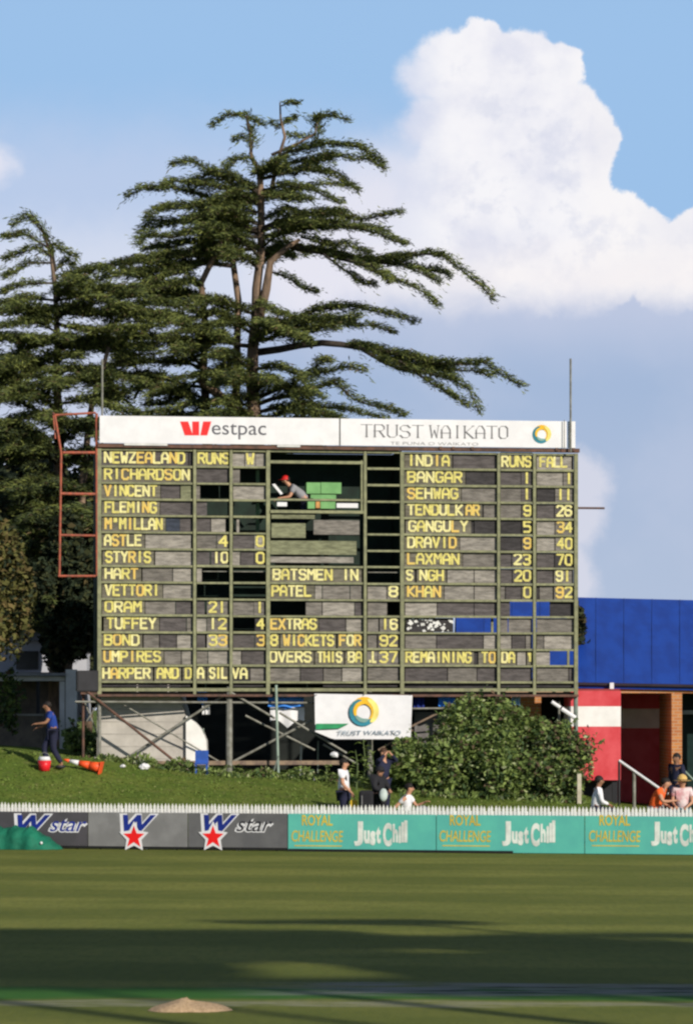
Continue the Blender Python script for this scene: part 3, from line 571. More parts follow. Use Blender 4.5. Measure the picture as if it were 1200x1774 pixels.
# cabin behind the plates
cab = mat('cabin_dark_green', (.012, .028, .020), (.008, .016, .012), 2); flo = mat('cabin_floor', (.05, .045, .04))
xl, xr = bx(173), bx(694)
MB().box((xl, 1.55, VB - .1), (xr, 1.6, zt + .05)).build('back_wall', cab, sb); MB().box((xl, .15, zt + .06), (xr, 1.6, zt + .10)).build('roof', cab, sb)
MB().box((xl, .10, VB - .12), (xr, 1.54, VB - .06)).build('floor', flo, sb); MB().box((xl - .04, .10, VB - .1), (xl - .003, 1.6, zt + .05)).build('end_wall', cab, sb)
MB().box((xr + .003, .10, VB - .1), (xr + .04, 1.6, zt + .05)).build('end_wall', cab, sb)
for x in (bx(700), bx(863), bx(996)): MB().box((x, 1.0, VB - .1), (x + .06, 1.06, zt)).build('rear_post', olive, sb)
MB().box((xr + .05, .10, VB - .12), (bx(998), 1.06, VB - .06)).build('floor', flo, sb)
wd = mat('poster_white', (.7, .7, .68)); 
m = MB(); rg = random.Random(12)
x0, x1 = bx(704), bx(786); z0, z1 = vr(11) + .03, vr(10) - .03; nn = 15
for i in range(34):
    cx_ = x0 + (x1 - x0) * rg.random() ** .7; cz_ = z0 + (z1 - z0) * rg.random(); rr_ = rg.uniform(.03, .09); an = rg.uniform(0, 6.28)
    pl = [(min(x1, max(x0, cx_ + rr_ * math.cos(an + k * 1.57) * rg.uniform(.4, 1.2))), min(z1, max(z0, cz_ + rr_ * .8 * math.sin(an + k * 1.57) * rg.uniform(.5, 1.2)))) for k in range(4)]
    m.prism(pl, .097 - i * .0006, .099)
o = MB().box((x0, .10, z0), (x1, .12, z1)).build('spare_sheet', PM['k'], sb); tag(m.build('markings', wd, o), kind='stuff')
# name panels across the top
def sign(px0, px1, label=None):
    o = MB().box((bx(px0, -.15), -.17, VB + 6.41), (bx(px1, -.15), -.13, VB + 7.115)).build('sign_panel', wht, sb)
    return o
def bt_(text, px0, px1, py0, py1, m, parent, **k):
    y = -.178; x0, z1 = bp(px0, py0, y); x1, _ = bp(px1, py0, y); z0 = bp((px0 + px1) / 2, py1, y)[1]
    return font_text(text, x0, x1, z0, z1, y, .004, m, parent, **k)
s1 = sign(172.5, 587); s2 = sign(589.5, 981); s3 = sign(983, 996); dgrey = mat('print_grey', (.13, .13, .15)); lgrey = mat('print_light_grey', (.30, .30, .31))
MB().box((bx(587.2, -.15), -.165, VB + 6.41), (bx(589.3, -.15), -.135, VB + 7.10)).build('joint_strip', mat('strip_dark', (.08, .08, .08)), sb)
y = -.178
def q4(pts, m, parent, name, y=-.178):
    v = [bp(a, b, y) for a, b in pts]; return MB().prism(v[::-1], y, y + .006).build(name, m, parent)
q4([(312, 730), (326, 730), (334, 754), (320, 754)], red_l, s1, 'logo_bar'); q4([(333, 730), (345, 730), (345, 754), (333.5, 754)], red_l, s1, 'logo_bar'); q4([(352, 730), (366, 730), (359, 754), (347, 754)], red_l, s1, 'logo_bar')
bt_('estpac', 367, 461, 733, 761, dgrey, s1, bold=.0)
m = MB(); a = bp(627, 737, y); b = bp(880, 760, y)
for t_, p0_, p1_ in (('TRUST', 627, 733), ('WAIKATO', 745, 880)):
    strokes(m, t_, bp(p0_, 737, y)[0], bp(p1_, 737, y)[0], bp(750, 758, y)[1], bp(750, 737, y)[1], y, rng, w=.036, pick=0, serif=True, thin=.014)
m.build('lettering', mat('print_serif_grey', (.2, .2, .21)), s2)
bt_('TE PUNA O WAIKATO', 676, 828, 765, 771, lgrey, s2, bold=-.01)
def swirl(cx, cz, R, y, parent, big=False):
    ya = mat('swirl_gold', (.80, .48, .03), (.7, .40, .02)); yb = mat('swirl_yellow', (.85, .72, .20)); tb = mat('swirl_teal', (.03, .22, .30), (.03, .16, .20)); tg = mat('swirl_sage', (.22, .38, .34))
    def arc(a0, a1, r_in, r_out, m, yy, name='swirl_arc'):
        n = 14; out = []; inn = []
        for i in range(n + 1):
            q = i / n; a = math.radians(a0 + (a1 - a0) * q); tp = math.sin(math.pi * min(1, q * 1.0)) ** .35 if 0 < q < 1 else .05
            mid = (r_in + r_out) / 2; hw = (r_out - r_in) / 2 * tp
            out.append((cx + (mid + hw) * math.cos(a), cz + (mid + hw) * math.sin(a))); inn.append((cx + (mid - hw) * math.cos(a), cz + (mid - hw) * math.sin(a)))
        MBo = MB()
        for i in range(n): MBo.prism([inn[i], inn[i + 1], out[i + 1], out[i]] if a1 < a0 else [inn[i], out[i], out[i + 1], inn[i + 1]], yy, yy + .004)
        MBo.build(name, m, parent)
    arc(-75, 190, R * .48, R * .98, ya, y); arc(100, 330, R * .55, R * .98, tb, y - .006); arc(-60, 75, R * .62, R * 1.0, yb, y - .012); arc(60, 215, R * .46, R * .72, ya, y - .018); arc(205, 300, R * .45, R * .72, tg, y - .024)
c = bp(938, 752, y); swirl(c[0], c[1], .255, y, s2)
for px in (760, 782, 815, 961, 990): MB().box((bx(px, -.1), -.16, VB + 6.33), (bx(px + 5, -.1), -.10, VB + 6.41)).build('sign_bracket', rustb, sb)
for a_, b_ in ((215, 290), (480, 520)): MB().box((bx(a_, -.15), -.16, VB + 6.352), (bx(b_, -.15), -.14, VB + 6.405)).build('paper_strip', wd, sb)
# lightning poles and the side rod
MB().tube([(bx(177, .1), .1, VB + 6.3), (bx(177, .1), .1, bp(177, 622, .1)[1])], .028).build('pole', steel, sb)
MB().tube([(bx(988, -.25), -.25, VB + 6.3), (bx(988, -.25), -.25, bp(988, 621, -.25)[1])], .028).build('pole', steel, sb)
MB().tube([(bx(977, -.25), -.25, VB + 6.36), (bx(977, -.25), -.25, VB + 7.14)], .012).build('pole', steel, sb)
z = bp(1000, 880)[1]; MB().tube([(XC[997] + .05, .02, z), (bx(1047), .02, z)], .028).build('side_rod', rustb, sb)
# rust-red ladder cage on the left side
cage = MB().tube([(*[bp(167, 716)[0]], -.02, bp(167, 716)[1]), (bx(168), -.02, bp(168, 998)[1])], .035).build('ladder_cage', rust, sb)
def cb(p, q_, r_=.03, y0=0.0, y1=0.0, m=rust, name='cage_bar', par=None):
    a = bp(*p, y0); b = bp(*q_, y1); return MB().tube([(a[0], y0, a[1]), (b[0], y1, b[1])], r_, 7).build(name, m, par or cage)
cb((95, 719), (166, 715)); cb((95, 719), (106, 784)); cb((106, 784), (103, 998)); cb((109, 784), (166, 784), .036); cb((104, 855), (166, 856), .036); cb((103, 927), (166, 928)); cb((101, 998), (166, 998))
cb((92, 716), (96, 760), .02, .8, .8); cb((92, 716), (95, 719), .03, .8, 0)
# foot of the frame: legs, tubes, braces, beam
def st(p, q_, r_, m=steel, name='brace', y0=0.0, y1=None):
    y1 = y0 if y1 is None else y1; a = bp(*p, y0); b = bp(*q_, y1); return MB().tube([(a[0], y0, a[1]), (b[0], y1, b[1])], r_, 8).build(name, m, sb)
st((172, 1190), (172, 1330), .05, steel, 'leg', .05); st((397, 1190), (397, 1360), .085, steel, 'leg', .05); st((997, 1190), (997, 1385), .06, steelg, 'leg', .05)
st((640, 1190), (640, 1372), .06, steel, 'leg', .3); st((785, 1190), (785, 1380), .05, steel, 'leg', .4); st((968, 1215), (968, 1385), .03, steel, 'leg', .2)
for px in (397, 640, 997): st((px + 3, 1190), (px + 3, 1372), .04, steel, 'leg', 1.5)
st((144, 1195), (144, 1335), .035, rustb, 'leg', .2)
st((148, 1196), (335, 1345), .035, rustb, 'brace', -.05); st((207, 1322), (395, 1200), .032, steel, 'brace', .12); st((215, 1222), (388, 1325), .022, steel, 'brace', .3)
st((400, 1200), (476, 1245), .03, steel, 'brace', -.04); st((400, 1322), (540, 1248), .032, steel, 'brace', .12); st((425, 1240), (545, 1300), .028, steel, 'brace', .3); st((484, 1235), (600, 1305), .03, steel, 'brace', -.06)
st((560, 1290), (620, 1325), .028, steel, 'brace', .1); st((655, 1300), (715, 1265), .028, timber, 'brace', .1); st((690, 1270), (760, 1235), .028, timber, 'brace', .2)
st((130, 1216), (545, 1218), .028, steel, 'cross_tube', .02); st((700, 1228), (830, 1227), .026, steel, 'cross_tube', .02)
st((150, 1250), (172, 1215), .02, steel, 'brace', .15); st((146, 1215), (168, 1270), .02, steel, 'brace', .25)
st((955, 1216), (970, 1226), .05, wht, 'white_pipe', -.1); st((972, 1228), (996, 1244), .06, wht, 'white_pipe', -.1)
a = bp(262, 1322, .1); b = bp(600, 1323, .1); MB().box((a[0], .07, a[1] - .06), (b[0], .16, a[1] + .05)).build('sole_beam', timber, sb)
st((522, 1292), (520, 1345), .03, mat('pale_post', (.5, .5, .47)), 'prop', 1.2); st((551, 1284), (550, 1345), .022, steelg, 'prop', .9); st((352, 1262), (350, 1340), .025, steelg, 'prop', .5); st((478, 1187), (482, 1345), .035, mat('pale_green_pole', (.28, .36, .30)), 'prop', -.25, -.35); st((482, 1310), (470, 1350), .02, steelg, 'prop', -.35)
for px in (172, 397, 640, 785, 997):
    x = bx(px, .05); zz = ground(L0.x + x * SE.x, L0.y + x * SE.y) - L0.z; MB().box((x - .14, -.1, zz - .05), (x + .14, .2, zz + .06)).build('footing', mat('concrete', (.30, .28, .25), (.2, .19, .17), 4, .9), sb)
# black loudspeaker on the frame's left end
t = empty('loudspeaker', L0, 'black boxy loudspeaker fixed at the lower left end of the scoreboard', 'loudspeaker', rz=sang)
a = bp(133, 1198, .0); b = bp(170, 1162, .0); MB().box((a[0], -.1, a[1]), (b[0], .35, b[1])).build('cabinet', mat('black_case', (.015, .015, .018), rough=.6), t)
MB().box((a[0] + .03, -.112, a[1] + .03), (b[0] - .03, -.102, b[1] - .03)).build('grille', mat('black_grille', (.03, .03, .035), rough=.7), t)
MB().box((a[0] + .1, -.05, a[1] - .08), (b[0] + .1, .05, a[1] - .003)).build('bracket', rustb, t)
# hanging banner
bn = empty('hanging_banner', L0, 'white banner with a gold and teal ring hanging below the scoreboard', 'banner', rz=sang)
def banner():
    nx, nz = 24, 12; vs = []; fs = []; y0 = -.32
    c = [bp(*p, y0) for p in ((545, 1202), (714, 1205), (711, 1281), (546, 1268))]; bl = bp(577, 1281, y0)
    for sgn in (0, 1):
        for j in range(nz + 1):
            for i in range(nx + 1):
                s_, q = i / nx, j / nz; top = Vector(c[0]).lerp(Vector(c[1]), s_)
                if s_ < .19: bot = Vector(c[3]).lerp(Vector(bl), s_ / .19)
                else: bot = Vector(bl).lerp(Vector(c[2]), (s_ - .19) / .81)
                p = top.lerp(bot, q); vs.append((p.x, y0 + sgn * .012 + .018 * math.sin(s_ * 9) * q + .02 * math.sin(s_ * 3 + 1), p.y))
    for sgn in (0, 1):
        for j in range(nz):
            for i in range(nx):
                k = sgn * (nx + 1) * (nz + 1) + j * (nx + 1) + i; f = (k, k + nx + 1, k + nx + 2, k + 1); fs.append(f if sgn == 0 else f[::-1])
    mb = MB(); mb.v = vs; mb.f = fs; mb.m = [0] * len(fs); sh = mb.build('sheet', wht, bn, True)
    yy = -.36; c_ = bp(630, 1233, yy); swirl(c_[0], c_[1], .40, yy, bn)
    v = [bp(*p, yy) for p in ((547, 1254), (604, 1254), (588, 1262), (547, 1264))]; MB().prism(v[::-1], yy, yy + .006).build('green_stripe', mat('banner_green', (.03, .30, .12)), bn)
    x0, z1 = bp(585, 1266, yy); x1, _ = bp(694, 1266, yy); z0 = bp(640, 1274, yy)[1]; font_text('TRUST WAIKATO', x0, x1, z0, z1, yy, .004, mat('print_blue_grey', (.25, .32, .38)), bn, shear=.2)
    for px in (548, 630, 711):
        a = bp(px, 1204, yy); MB().tube([(a[0], yy, a[1]), (a[0], -.12, VB - .13)], .012, 6).build('tie', blk, bn)
banner()
# things in the window
def wbox(px0, px1, py0, py1, y0, y1, name, m, label, cat, group=None):
    x0, z0 = bp(px0, py1, y0); x1, z1 = bp(px1, py0, y0); o = MB().box((x0, y0, z0), (x1, y1, z1)).build(name, m); o.location = L0; o.rotation_euler = (0, 0, sang); return tag(o, label, cat, group)
gbx = mat('green_crate', (.16, .36, .13), (.12, .29, .10), 3, .6)
g_ = 'green crates in the operators\' window'
wbox(531, 555, 836, 855, .35, .7, 'crate', gbx, 'pale green crate directly behind the red-capped operator, upper row', 'crate', g_); wbox(556, 591, 836, 855, .35, .7, 'crate', gbx, 'pale green crate at the right end of the upper row in the window', 'crate', g_)
wbox(538, 582, 857, 864, .30, .7, 'crate', gbx, 'flat green crate between the upper row and the window rail', 'crate', g_); wbox(533, 546, 868, 881, .0, .25, 'crate', gbx, 'small dark green crate on the sill left of the orange tin', 'crate', g_); wbox(555, 581, 868, 881, .0, .25, 'crate', gbx, 'green crate on the sill right of the orange tin', 'crate', g_)
wbox(547, 554, 869, 880, -.04, .1, 'tin', mat('orange_tin', (.6, .30, .10)), 'small orange tin on the sill between two green crates', 'tin'); wbox(583, 620, 872, 879.5, -.05, .15, 'paper_stack', wht, 'stack of white paper at the right end of the window sill', 'paper'); wbox(480, 497, 870, 877, -.05, .1, 'cup', wht, 'small white cup on the sill below the red-capped operator', 'cup')
MB_ = MB(); v = [bp(*p, -.05) for p in ((471, 839), (476, 838), (490, 855), (486, 857))]; MB_.prism(v[::-1], -.06, -.035); o = MB_.build('clipboard', wht); o.location = L0; o.rotation_euler = (0, 0, sang); tag(o, 'white clipboard leaning out of the window before the operator', 'clipboard')

# ------------------------------------------------------------------ cedars behind the scoreboard
bark = mat('cedar_bark', (.25, .17, .115), (.11, .08, .06), 4, .9, bump=.7, bscale=10, stretch=(1, 1, .35)); bark_d = mat('limb_bark', (.070, .056, .044), (.035, .028, .024), 5, .9)
LF = [mat('needles_mid', (.115, .145, .040), (.080, .104, .030), 1.5, .8, trans=.12), mat('needles_bright', (.20, .225, .055), (.15, .175, .045), 1.5, .8, trans=.15), mat('needles_deep', (.042, .058, .024), (.026, .038, .018), 1.5, .85, trans=.08), mat('needles_dry', (.115, .085, .04), (.08, .06, .03), 1.5, .9)]
CR = np.random.default_rng(77)
def resample(pts, st):
    out = [pts[0]]; acc = 0
    for a, b in zip(pts, pts[1:]):
        L = (b - a).length; n = max(1, int(L / st))
        for i in range(1, n + 1): out.append(a.lerp(b, i / n))
    return out
def limb(tree, org, pts, r0, w, dens=1.9, wts=(.42, .33, .20, .05), start=.12, thick=.058, size=.16, droop=.22, bare=False):
    pts = resample([Vector(p) for p in pts], .45)
    for i in range(1, len(pts)):
        pts[i] = pts[i] + Vector(CR.normal(0, .035, 3)) 
    n = len(pts); o = MB().tube(pts, [max(.018, r0 * (1 - i / (n - 1)) ** .8) for i in range(n)], 6).build('limb', bark_d, tree, True, org)
    if bare: return o
    cards_p = []; cards_d = []
    total = sum((b - a).length for a, b in zip(pts, pts[1:]))
    step = .17 / dens; s = total * start
    while s < total + .05:
        q = min(.999, s / total); k = q * (n - 1); i = int(k); p = pts[i].lerp(pts[min(n - 1, i + 1)], k - i)
        d = (pts[min(n - 1, i + 1)] - pts[i]); d.z *= .5; d = d.normalized() if d.length > 1e-6 else Vector((1, 0, 0))
        side = Vector((-d.y, d.x, 0)); side = side.normalized() if side.length > .05 else Vector((1, 0, 0))
        clump = .62 + .62 * abs(math.sin(s * 2.1 + r0 * 40 + w * 7))       # foliage gathers in tiers with gaps
        for sg in (-1, 1):
            L = .88 * w * clump * (1.0 - .75 * max(0, q - .35) / .65) * (.35 + .65 * min(1, q / .25)) * CR.uniform(.45, 1.15)
            if CR.random() < .10: L *= 1.5
            dirv = (side * sg * CR.uniform(.5, 1.0) + d * CR.uniform(.35, 1.0)).normalized(); m = max(2, int(L / .13))
            for j in range(m):
                u_ = (j + .5) / m; c = p + dirv * L * u_ + Vector((0, 0, .10 * math.sin(math.pi * u_) * L - droop * u_ * u_ * L))
                kk = 11 if u_ < .75 else 6
                g = CR.normal(0, 1, (kk, 3)) * (.075, .075, thick)
                dd = dirv + Vector((0, 0, .25 - .5 * u_)); cards_d.append(np.tile((dd.x, dd.y, dd.z), (kk, 1)))
                cards_p.append(g + np.array((c.x, c.y, c.z + thick * .6)))
        # hanging tips
        if CR.random() < .26:
            hl = CR.uniform(.15, .5)
            for j in range(int(hl / .07)): cards_p.append(np.array([[p.x + CR.normal(0, .03) + d.x * j * .05, p.y + CR.normal(0, .1), p.z - j * .07]])); cards_d.append(np.array([[d.x, d.y, -.8]]))
        s += step
    for j in range(4): cards_p.append(np.array([pts[-1]]) + CR.normal(0, .05, (2, 3))); cards_d.append(np.tile((d.x, d.y, -.3), (2, 1)))
    if cards_p: cards('foliage', np.concatenate(cards_p), size, LF, o, seed=int(CR.integers(1e6)), up=.15, aspect=.17, dirs=np.concatenate(cards_d), org=org, weights=wts)
    return o
def cedar(name, Y, base_px, label, stems, limbs, group='dark cedars behind the scoreboard'):
    b = P(base_px, 1300, Y); org = Vector((b.x, Y, 1.6)); t = empty(name, org, label, 'tree', group)
    for pts, r0, r1, dy in stems:
        pp = resample([P(x, y, Y + dy * i / max(1, len(pts) - 1)) for i, (x, y) in enumerate(pts)], .8); n = len(pp)
        for i in range(1, n): pp[i] = pp[i] + Vector(CR.normal(0, .04, 3))
        MB().tube(pp, [r0 + (r1 - r0) * i / (n - 1) for i in range(n)], 10).build('trunk', bark, t, True, org)
    for L in limbs:
        pts, w, dy = L[:3]; kw = L[3] if len(L) > 3 else {}
        y0 = kw.pop('y0', 0.0) if kw else 0.0
        n = len(pts); d0 = dict(r0=.016 + .00022 * math.hypot(pts[-1][0] - pts[0][0], pts[-1][1] - pts[0][1]), w=w); d0.update(kw)
        limb(t, org, [P(x, y, Y + y0 + dy * i / (n - 1)) for i, (x, y) in enumerate(pts)], **d0)
    return t, org
def fill(t, org, Y, trunk, lo, hi, n, rad, w, seed, ang=(200, 340), rise=.1, **kw):
    """limbs that come towards the viewer or go away from the trunk, filling the crown in depth"""
    rg = random.Random(seed)
    for i in range(n):
        q = (i + rg.random()) / n; py = lo + (hi - lo) * q; px = float(np.interp(py, [p[1] for p in trunk], [p[0] for p in trunk])); a = math.radians(rg.uniform(*ang))
        R = rad(py) * rg.uniform(.6, 1.05); b = P(px, py, Y); e = b + Vector((math.cos(a) * R, math.sin(a) * R, rise * R + rg.uniform(-.3, .4))); m = b.lerp(e, .55) + Vector((0, 0, .12 * R))
        limb(t, org, [b, m, e], r0=.02 + .012 * R, w=w * rg.uniform(.7, 1.1), **kw)
YC = 109.0
stems = [([(446, 1330), (444, 900), (441, 700), (440, 600), (447, 500), (452, 430), (448, 350), (452, 290)], .42, .09, 0),
         ([(470, 330), (480, 285), (485, 240), (485, 205), (484, 176)], .07, .02, 0), ([(450, 300), (436, 270), (433, 235), (428, 200)], .07, .025, .2), ([(470, 268), (520, 245), (545, 232), (552, 212)], .05, .02, -.2),
         ([(418, 1330), (414, 800), (412, 700), (410, 600), (412, 520), (404, 450), (396, 410)], .26, .08, .9), ([(372, 1330), (358, 760), (352, 640), (356, 560), (352, 490), (372, 440), (384, 415)], .28, .07, -1.0),
         ([(446, 560), (458, 500), (470, 455), (500, 425), (522, 408)], .16, .05, -.5), ([(424, 720), (384, 690), (345, 655)], .17, .12, -1.2)]
lm = [([(486, 200), (484, 180), (500, 176), (516, 182)], .22, -.3, dict(start=.5, thick=.04)), ([(484, 215), (500, 210), (512, 206)], .16, .3), ([(484, 222), (470, 212)], .14, 0),
      ([(430, 225), (425, 202), (398, 197), (366, 216)], .35, -.3, dict(start=.2, thick=.05)), ([(428, 205), (440, 205), (456, 215)], .22, .3), ([(434, 245), (420, 238), (408, 242)], .25, 0), ([(436, 262), (438, 240), (432, 222)], .35, .3),
      ([(552, 225), (545, 208), (570, 200), (603, 212)], .4, -.3, dict(start=.2, thick=.06)), ([(545, 234), (522, 236), (496, 232)], .3, .2), ([(550, 245), (552, 225), (548, 205)], .4, 0),
      ([(452, 292), (500, 262), (560, 245), (615, 252), (662, 282)], .75, -1.6), ([(454, 300), (510, 280), (580, 270), (640, 276), (665, 290)], .7, 1.2), ([(452, 310), (520, 292), (575, 300), (622, 330)], .7, -.8), ([(452, 295), (430, 275), (400, 275), (392, 292)], .6, -.9),
      ([(452, 330), (500, 318), (545, 330), (592, 354)], .6, -1.4), ([(450, 335), (500, 345), (540, 342)], .7, -2.0), ([(450, 345), (520, 325), (560, 318), (600, 320)], .5, 1.5),
      ([(448, 330), (400, 318), (370, 300), (335, 282), (300, 288)], .55, -1.0), ([(446, 345), (390, 330), (330, 315), (300, 312), (285, 325)], .8, -1.6), ([(446, 352), (370, 345), (300, 325), (250, 328), (219, 340)], .65, .9),
      ([(444, 370), (380, 355), (320, 355), (270, 362), (252, 378)], .9, -2.2), ([(444, 385), (370, 372), (310, 385), (262, 395)], .9, 1.6), ([(446, 400), (380, 385), (310, 385), (265, 382), (245, 400)], .8, -1.0),
      ([(446, 410), (370, 400), (300, 405), (255, 408), (240, 425)], .95, -2.4), ([(446, 425), (380, 415), (300, 425), (250, 430)], .9, 1.4), ([(446, 430), (380, 430), (310, 440), (262, 452), (210, 455)], .95, -1.7),
      ([(448, 398), (500, 376), (560, 372), (620, 380), (660, 372), (692, 368)], .85, -1.6), ([(448, 402), (520, 384), (600, 392), (660, 404), (702, 424)], .85, -2.6), ([(450, 410), (540, 395), (610, 395), (665, 400)], .8, 1.4),
      ([(522, 410), (560, 425), (600, 420), (640, 438)], .7, -1.8), ([(500, 425), (560, 440), (620, 452), (700, 446), (765, 442), (802, 468), (828, 492), (852, 520)], .8, -2.6, dict(start=.05)), ([(505, 428), (590, 445), (660, 455), (730, 462), (780, 476)], .85, -1.2),
      ([(600, 450), (650, 470), (690, 485), (730, 505), (755, 530)], .35, -1.4, dict(y0=-1.5, droop=.5)), ([(560, 440), (600, 468), (620, 490), (648, 492)], .3, -.5, dict(y0=-1, droop=.5)), ([(640, 455), (662, 480), (672, 486)], .4, -.4, dict(y0=-2.4, wts=(.2, .6, .15, .05))), ([(700, 460), (735, 475), (762, 490)], .4, -.4, dict(y0=-2)),
      ([(468, 470), (500, 482), (525, 500), (550, 506)], .35, -.6, dict(wts=(.3, .05, .6, .05))),
      ([(446, 585), (500, 555), (550, 537), (610, 530), (665, 540), (712, 556)], .85, -2.0), ([(446, 590), (520, 570), (590, 560), (640, 565), (680, 575)], .9, .8), ([(446, 575), (500, 560), (560, 552), (620, 548)], .9, -3.0),
      ([(446, 610), (520, 600), (590, 596), (640, 602), (700, 616), (780, 628), (840, 632), (870, 650), (900, 668)], .9, -2.6, dict(start=.3)), ([(620, 600), (690, 640), (760, 650), (810, 672), (832, 716)], .8, -1.0, dict(y0=-1.3)), ([(640, 604), (700, 628), (770, 640), (820, 640), (850, 652)], 1.0, -.8, dict(y0=-.6)), ([(690, 625), (740, 660), (790, 690), (815, 700)], .5, -.4, dict(y0=-1.8, droop=.4)),
      ([(446, 690), (500, 665), (550, 642), (600, 636), (632, 640)], .75, -1.5), ([(446, 700), (520, 680), (580, 662), (610, 690), (650, 706), (704, 718)], .7, -2.2), ([(446, 715), (520, 700), (600, 712), (660, 722)], .85, -1.0), ([(446, 720), (520, 715), (590, 722)], .9, -2.8), ([(446, 705), (400, 695), (330, 705), (260, 716)], .9, -2.4), ([(446, 725), (380, 715), (300, 722), (200, 722)], .9, -1.6),
      ([(400, 450), (350, 440), (280, 446), (210, 456), (140, 468), (95, 482)], .95, -2.0), ([(400, 460), (330, 455), (250, 470), (180, 480), (150, 490)], .95, .8), ([(372, 445), (310, 470), (240, 500), (170, 498), (110, 512)], .95, -3.0),
      ([(352, 520), (290, 505), (220, 515), (150, 530)], .9, -1.2), ([(354, 500), (330, 488), (290, 500), (200, 508)], .8, -2.6), ([(410, 540), (360, 520), (300, 525)], .5, -2.4), ([(440, 520), (470, 540), (500, 545)], .5, -1.8),
      ([(440, 565), (400, 560), (340, 572), (290, 580)], .8, -2.6), ([(440, 600), (390, 590), (330, 596), (250, 580), (190, 575)], .95, -1.6), ([(352, 600), (280, 585), (200, 590), (110, 585)], 1.0, -2.6), ([(352, 640), (280, 625), (210, 630), (150, 640)], 1.0, -1.8),
      ([(440, 645), (400, 640), (340, 650), (300, 660)], .6, -3.0), ([(352, 690), (300, 672), (250, 668), (200, 690)], .8, -1.6), ([(345, 655), (300, 700), (250, 700)], .7, -1.0), ([(440, 640), (480, 635), (520, 650), (560, 690)], .6, -2.4), ([(440, 560), (480, 570), (540, 590)], .7, -3.0)]
t, org = cedar('cedar_tree', YC, 446, 'tallest spreading cedar, its bare trunks and flat tiers rising above the scoreboard', stems, lm)
tr = [(450, 290), (447, 350), (450, 430), (445, 520), (440, 600), (441, 700), (445, 1100)]
fill(t, org, YC, tr, 300, 470, 9, lambda y: 1.2 + (y - 290) / 75, .8, 5, (215, 330)); fill(t, org, YC, tr, 310, 470, 8, lambda y: 1.2 + (y - 290) / 80, .8, 6, (30, 150))
fill(t, org, YC, tr, 540, 720, 9, lambda y: 3.2, .8, 7, (215, 320)); fill(t, org, YC, [(370, 400), (350, 500), (355, 1100)], 440, 720, 12, lambda y: 3.2, .9, 8, (170, 290))
fill(t, org, YC, tr, 735, 1080, 24, lambda y: 4.2, 1.0, 9, (180, 360), dens=1.0, size=.2)
fill(t, org, YC, [(330, 470), (250, 500), (230, 720)], 480, 715, 11, lambda y: 2.4, .9, 10, (170, 360)); fill(t, org, YC, [(540, 540), (540, 720)], 560, 715, 5, lambda y: 1.8, .8, 12, (180, 360))
fill(t, org, YC, [(330, 380), (340, 450)], 330, 450, 3, lambda y: 1.6, .8, 14, (170, 360)); fill(t, org, YC, [(500, 260), (540, 420)], 262, 420, 4, lambda y: 1.3, .7, 15, (180, 360))
# second cedar at the left
st2 = [([(100, 1330), (104, 900), (100, 700), (98, 600), (95, 500), (88, 440), (72, 400), (52, 378)], .34, .02, 0), ([(110, 1200), (140, 900), (160, 700), (190, 600)], .2, .06, -1)]
l2 = [([(96, 470), (88, 425), (68, 390), (48, 376), (24, 388)], .38, -.2, dict(start=.15, thick=.08)), ([(85, 430), (50, 408), (26, 405), (6, 413)], .34, -.4), ([(90, 445), (60, 430), (30, 440), (10, 448)], .42, .4), ([(92, 420), (108, 432), (138, 444)], .28, -.3), ([(92, 455), (50, 455), (25, 470), (8, 480)], .42, -.9), ([(95, 470), (118, 450), (135, 470)], .32, .4),
      ([(96, 490), (50, 490), (22, 500), (10, 506)], .4, -.6), ([(96, 500), (140, 470), (190, 462)], .7, -1.2), ([(96, 520), (50, 515), (10, 530), (-20, 520)], .65, -1.2), ([(96, 520), (150, 510), (200, 500), (240, 495)], .85, -1.6),
      ([(96, 540), (150, 545), (210, 540), (280, 548), (322, 560)], .95, -2.4, dict(wts=(.3, .5, .12, .08))), ([(98, 560), (160, 575), (230, 570), (300, 560)], .95, -3.2, dict(wts=(.3, .5, .12, .08))), ([(98, 560), (50, 560), (0, 565)], .8, -2.2),
      ([(98, 590), (60, 588), (20, 580), (-20, 590)], .6, -2.2), ([(98, 600), (160, 606), (240, 600)], .95, -1.0), ([(98, 630), (40, 615), (0, 640), (-40, 650)], .85, -2.6), ([(98, 650), (150, 640), (220, 655), (270, 672)], .85, -2.2), ([(98, 660), (60, 655), (20, 660), (-20, 690)], .85, -1.2),
      ([(98, 690), (40, 680), (-10, 700)], .9, -2.8), ([(98, 700), (150, 690), (200, 710), (240, 716)], .8, -2.6), ([(98, 720), (50, 722), (0, 740)], .95, -1.8), ([(98, 730), (150, 740), (170, 760)], .9, -2.0), ([(98, 770), (50, 760), (0, 790)], .9, -2.6), ([(98, 790), (150, 800), (170, 830)], .8, -1.4), ([(98, 830), (60, 830), (20, 850)], .7, -2.0), ([(104, 870), (80, 865), (60, 880)], .5, -2.0)]
t2, org2 = cedar('cedar_tree', 106.0, 100, 'smaller cedar at the left with a drooping leader, beside the tallest one', st2, l2)
fill(t2, org2, 106.0, [(95, 500), (98, 600), (104, 900), (104, 1150)], 520, 760, 14, lambda y: 3.0, .95, 21, (170, 350)); fill(t2, org2, 106.0, [(95, 500), (104, 1150)], 760, 1120, 24, lambda y: 3.6, 1.05, 22, (170, 370), size=.2, wts=(.35, .1, .5, .05)); fill(t2, org2, 106.0, [(180, 520), (190, 720)], 500, 720, 12, lambda y: 2.2, .95, 26, (170, 370)); fill(t2, org2, 106.0, [(30, 500), (30, 1150)], 540, 1050, 16, lambda y: 2.6, 1.0, 25, (170, 370), size=.2)
